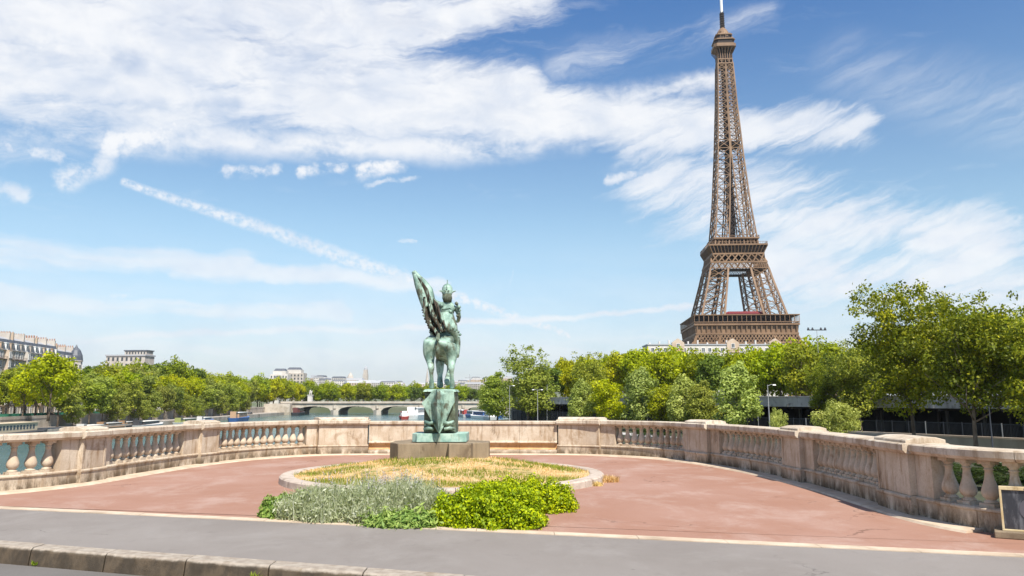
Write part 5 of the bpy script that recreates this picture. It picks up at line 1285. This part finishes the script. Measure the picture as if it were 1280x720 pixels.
MB().box(bx_0-16, piers[0]-1.5, -14, 12, bz(-9.5), bz(ZD-.4)).build('abutment', M_bstone, br_)
# equestrian figures on plinths at the near end
pl = empty('sculpture_plinth', (X_at(387, BY-9), BY-7.5, ZD), 0, 'white sculpture on a tall plinth at the left end of the stone bridge', 'statue')
MB().box(-1.5,1.5,-1.5,1.5,0,5.2).build('plinth', M_offw, pl); MB().box(-1.8,1.8,-1.8,1.8,5.2,5.7).build('plinth_cap', M_offw, pl)
skin('horse_and_man', [(-.6,0,7.4),(.6,0,7.4),(1.0,0,8.3),(1.5,0,8.2),(-.7,0,5.7),(.6,0,5.7),(-.2,.4,8.6),(-.2,.4,9.2),(-.2,.4,5.8)], [(0,1),(1,2),(2,3),(0,4),(1,5),(0,6),(6,7),(0,8)], [.6,.6,.35,.2,.2,.2,.45,.25,.2], M_offw, pl, 1)
# green-white arched footbridge beyond
AY = 900; ab = empty('arched_footbridge', (X_at(575, AY), AY, WZ), 0, 'pale green arched steel footbridge beyond the stone bridge', 'bridge')
x1_ = X_at(640, AY)-X_at(575, AY); za = z_at(491.5, AY)-WZ; zb_ = z_at(503, AY)-WZ; M_foot = mat('footbridge_green', (.42,.50,.45), .6)
mb = MB(); pts = [(x1_*t, 0, zb_+(za-zb_)*math.sin(math.pi*t)) for t in [k/16 for k in range(17)]]
for p, q in zip(pts[:-1], pts[1:]): mb.bar(p, q, 1.6)
mb.build('arch', M_foot, ab); mb = MB()
for p in pts[1:-1]: mb.bar((p[0],0,zb_), p, .7)
mb.build('hanger', M_foot, ab); MB().box(-6, x1_+6, -3, 3, zb_-.8, zb_).build('deck', M_foot, ab); MB().box(-6, -3, -3, 3, 0, zb_-.8).build('pier', M_bstone, ab)

# ================================================================ QUAY WALLS, BOATS, CARS, PEOPLE
rw = empty('retaining_wall', (0, 0, 0), 0, 'long grey stone retaining wall along the left bank street', 'wall')
ds = [150+49*i for i in range(11)]
mb = MB(); mb.prism([(bankL(d)-13, d) for d in ds]+[(bankL(d)-13.9, d) for d in reversed(ds)], LQ-.1, UQ+.05); mb.build('wall_face', M_quay, rw)
mb = MB(); mb.prism([(bankL(d)-12.9, d) for d in ds]+[(bankL(d)-13.5, d) for d in reversed(ds)], UQ+.05, UQ+.95); mb.build('parapet', M_quay, rw)
qw = empty('river_wall', (0, 0, 0), 0, 'low river wall of the left quay just above the water', 'wall')
mb = MB(); mb.prism([(bankL(d)+.6, d) for d in ds]+[(bankL(d)-.01, d) for d in reversed(ds)], -10.2, LQ+.12); mb.build('wall_face', M_quay, qw)
gf = empty('green_fence', (0, 0, 0), 0, 'low green railing on the left bank street behind the trunks', 'fence')
mb = MB()
mb.prism([(bankL(212)-26, 212), (bankL(350)-26, 350), (bankL(350)-26.1, 350), (bankL(212)-26.1, 212)], UQ+.2, UQ+1.4)
mb.build('railing', mat('green_paint', (.06,.26,.17), .6), gf)
M_hullw = mat('hull_white', (.55,.54,.52), .5); M_hullb = mat('hull_blue', (.05,.12,.30), .4); M_hulld = mat('hull_dark', (.05,.05,.055), .5); M_wood = mat('varnished_wood', (.26,.16,.09), .5); M_awn = mat('awning', (.72,.70,.64), .8); M_red_p = mat('red_paint', (.33,.06,.05), .5); M_creamb = mat('boat_cream', (.62,.50,.34), .6)
def boat(px, Y, L_, Wb, hull, cabin, trim, lab, rz=R(92), hh=1.1, ch_=1.25, wheel=True, dx=0, grp='boats moored on the river'):
    x = X_at(px, Y)+dx; e = empty('river_boat', (x, Y, WZ), rz, lab, 'boat', grp); l = L_/2; w = Wb/2
    mb = MB(); n = 12; vs = []
    outl = [(-l, -w*.7), (-l*.9, -w), (l*.55, -w), (l*.82, -w*.62), (l, 0), (l*.82, w*.62), (l*.55, w), (-l*.9, w), (-l, w*.7)]
    k = len(outl); vs = [(x_*.95, y_*.82, -.4) for x_, y_ in outl]+[(x_, y_, hh+(.5 if x_ > l*.7 else 0)) for x_, y_ in outl]
    mb.add(vs, [tuple(range(k))[::-1], tuple(range(k, 2*k))]+[(i, (i+1) % k, k+(i+1) % k, k+i) for i in range(k)]); mb.build('hull', hull, e)
    mb = MB(); mb.box(-l*.7, l*.45, -w*.72, w*.72, hh, hh+ch_); mb.build('cabin', cabin, e); MB().box(-l*.73, l*.48, -w*.8, w*.8, hh+ch_, hh+ch_+.18).build('cabin_roof', trim, e)
    nw = max(3, int(L_*.55/1.6))
    for sd_ in (-1, 1):
        for i in range(min(nw, 14)):
            xx = -l*.64+(l*1.02)*(i+.2)/min(nw, 14); MB().box(xx, xx+.9, sd_*w*.72-.04, sd_*w*.72+.04, hh+ch_*.35, hh+ch_*.8).build('window', M_glassd, e)
    if wheel:
        mb = MB(); mb.box(-l*.95, -l*.74, -w*.5, w*.5, hh, hh+ch_+.6); wh = mb.build('wheelhouse', cabin, e); MB().box(-l*.93, -l*.735, -w*.52, w*.52, hh+ch_*.8, hh+ch_+.4).build('wheelhouse_glass', M_glassd, wh)
    return e
lb = R(93.5)
boat(20, 214, 34, 6, M_hulld, M_creamb, M_creamb, 'long cream roofed barge at the left edge of the river', lb, 2.0, 2.4, False)
boat(118, 262, 18, 4.5, M_hullw, M_hullw, M_awn, 'white covered boat below the dark retaining wall', lb)
boat(142, 287, 20, 4.5, M_wood, M_wood, M_hullw, 'wooden boat with orange brown cabin on the left bank', lb)
boat(188, 312, 26, 5, M_hullw, M_hulld, M_awn, 'boat under a long white awning on the left bank', lb)
boat(162, 300, 12, 4, M_hulld, M_wood, M_hullw, 'small dark hulled boat between wooden boat and white awning boat', lb)
boat(236, 350, 26, 5, M_hullw, mat('yellow_green_paint', (.26,.28,.10), .6), M_hullw, 'boat with yellow green deck boxes on the left bank', lb)
boat(258, 372, 18, 4.5, M_hullb, M_hullw, M_awn, 'low blue and white boat left of the wooden sided one', lb)
boat(301, 398, 26, 5.5, M_hullb, mat('orange_wood', (.42,.27,.17), .6), M_white, 'blue hulled boat with orange wooden cabin on the left bank', lb, 1.8, 2.4)
boat(374, 540, 24, 6, M_hulld, mat('dark_red', (.12,.045,.04), .6), M_hulld, 'dark hulled barge with a dark red cabin moored at the foot of the stone bridge', lb, 2, 2.6)
boat(505, 440, 20, 5, M_red_p, M_white, M_red_p, 'red and white tour boat heading for the stone bridge', R(100), 1.6, 2.2)
boat(522, 455, 34, 8, M_white, M_white, M_white, 'large white glass sided tour boat left of the statue', R(84), 2.2, 3.6)
for i, (px, Y, L_, hu, ca, lab) in enumerate(((580,500,22,M_hullw,M_red_p,'white boat with red cabin right of the statue plinth'),(590,478,22,M_hullb,M_hullw,'blue hulled boat with white cabin right of the statue plinth'),(600,452,24,M_white,M_hullb,'white boat with blue cabin before the olive tree'),(612,430,26,M_hullw,M_white,'white tour boat nearest the right bank trees'),(575,520,16,M_red_p,M_hullw,'small red hulled boat before the right bridge arch'),(604,500,18,M_hullw,mat('orange_paint', (.60,.22,.06), .6),'white boat with orange cabin among the right bank boats'),(620,470,24,M_hullb,M_white,'blue boat half behind the olive tree'))):
    boat(px, Y, L_, 5, hu, ca, M_white, lab, R(100+(i % 3)*8), 1.6, 2.2, i % 2 == 0)
# cars
def car_proto(col, lab, van=False):
    e = empty('parked_car', (0,0,0), 0, lab, 'car', 'cars parked on the left bank'); cm_ = mat('car_paint_%d' % len(MATS), col, .3, .5)
    h1 = .85 if not van else 1.0
    prof = [(-2.1,.3),(-2.1,.8),(-1.7,h1),(-1.2,1.4),(.5,1.42),(1.15,h1),(1.95,.75),(2.1,.3)] if not van else [(-2.5,.3),(-2.5,2.2),(1.3,2.2),(1.9,1.2),(2.5,1.0),(2.5,.3)]
    mb = MB(); k = len(prof); mb.add([(x, -.85, z) for x, z in prof]+[(x, .85, z) for x, z in prof], [tuple(range(k)), tuple(range(k, 2*k))[::-1]]+[(i, (i+1) % k, k+(i+1) % k, k+i) for i in range(k)]); mb.build('body', cm_, e, bevel=.06)
    mb = MB(); 
    for sd_ in (-.86, .86): mb.box(-1.2 if not van else .6, .6 if not van else 1.5, sd_-.02, sd_+.02, .92 if not van else 1.3, 1.32 if not van else 2.0)
    mb.build('window', M_glassd, e)
    for wx in (-1.35, 1.35):
        for sd_ in (-.8, .8): MB().tube([(wx, sd_-.1, .33), (wx, sd_+.1, .33)], .33, 12).build('wheel', M_hulld, e)
    return e
for d, off_, col, lab, van in ((216,28,(.20,.21,.24),'grey car parked at the far left under the trees',False),(222,30,(.30,.32,.36),'silver van parked beside the grey car at far left',True),(231,28,(.03,.13,.42),'blue car parked under the left bank trees',False),(262,32,(.75,.75,.74),'white van behind the trunks on the left bank',True),(292,30,(.08,.08,.09),'black car behind the left bank trunks',False),(243,33,(.10,.3,.5),'blue white van behind the trunks next to the blue car',True)):
    e = car_proto(col, lab, van); e.location = (bankL(d)-off_+4, d, UQ); e.rotation_euler.z = R(93)
for i, d in enumerate((455, 468, 482)):
    e = car_proto((.07,.07,.08), ('first dark car on the lower quay beyond the orange boat', 'second dark car on the lower quay beyond the orange boat', 'dark car on the lower quay nearest the stone bridge')[i]); e.location = (bankL(d)-3.5, d, LQ); e.rotation_euler.z = R(93); e['group'] = 'cars on the lower quay'
# people on the stone bridge
pmat = [mat('clothes_%d' % i, c, .9) for i, c in enumerate(((.6,.6,.58),(.35,.08,.06),(.08,.10,.2),(.5,.42,.3),(.06,.06,.06)))]
pv_ = [(0,0,.95),(0,0,1.25),(0,0,1.45),(0,0,1.62),(.1,0,.5),(.1,.05,.05),(-.1,0,.5),(-.1,-.05,.05),(.24,0,1.1),(.26,0,.85),(-.24,0,1.1),(-.26,0,.85)]
pe_ = [(0,1),(1,2),(2,3),(0,4),(4,5),(0,6),(6,7),(2,8),(8,9),(2,10),(10,11)]; pr_ = [.15,.15,.10,.11,.08,.05,.08,.05,.05,.04,.05,.04]
pp = [skin('person', pv_, pe_, pr_, m, None, 1) for m in pmat]
prr = random.Random(5)
for i in range(36):
    o = pp[i] if i < 5 else pp[i % 5].copy()
    if i >= 5: COL.objects.link(o)
    o.location = (bx_0+(bx_1-bx_0)*(i+prr.random())/36, BY-8.4+prr.uniform(0, 1), ZD); o.rotation_euler.z = prr.uniform(0, 6.28)
    tag(o, 'tiny pedestrian walking along the parapet of the stone bridge', 'person', 'pedestrians on the stone bridge')

# ---------------------------------------------------------------- air
hz = MB().box(-6100, 6100, -1600, 9100, -12.5, 345).build('haze', mat('haze_air'))
hz['kind'] = 'stuff'; m = MATS['haze_air']; nt = m.node_tree; nt.nodes.clear()
ho = nt.nodes.new('ShaderNodeOutputMaterial'); hp = nt.nodes.new('ShaderNodeVolumePrincipled'); hp.inputs['Color'].default_value = (.86, .92, 1, 1)
hp.inputs['Density'].default_value = .000045; hp.inputs['Anisotropy'].default_value = .2; nt.links.new(hp.outputs[0], ho.inputs['Volume'])
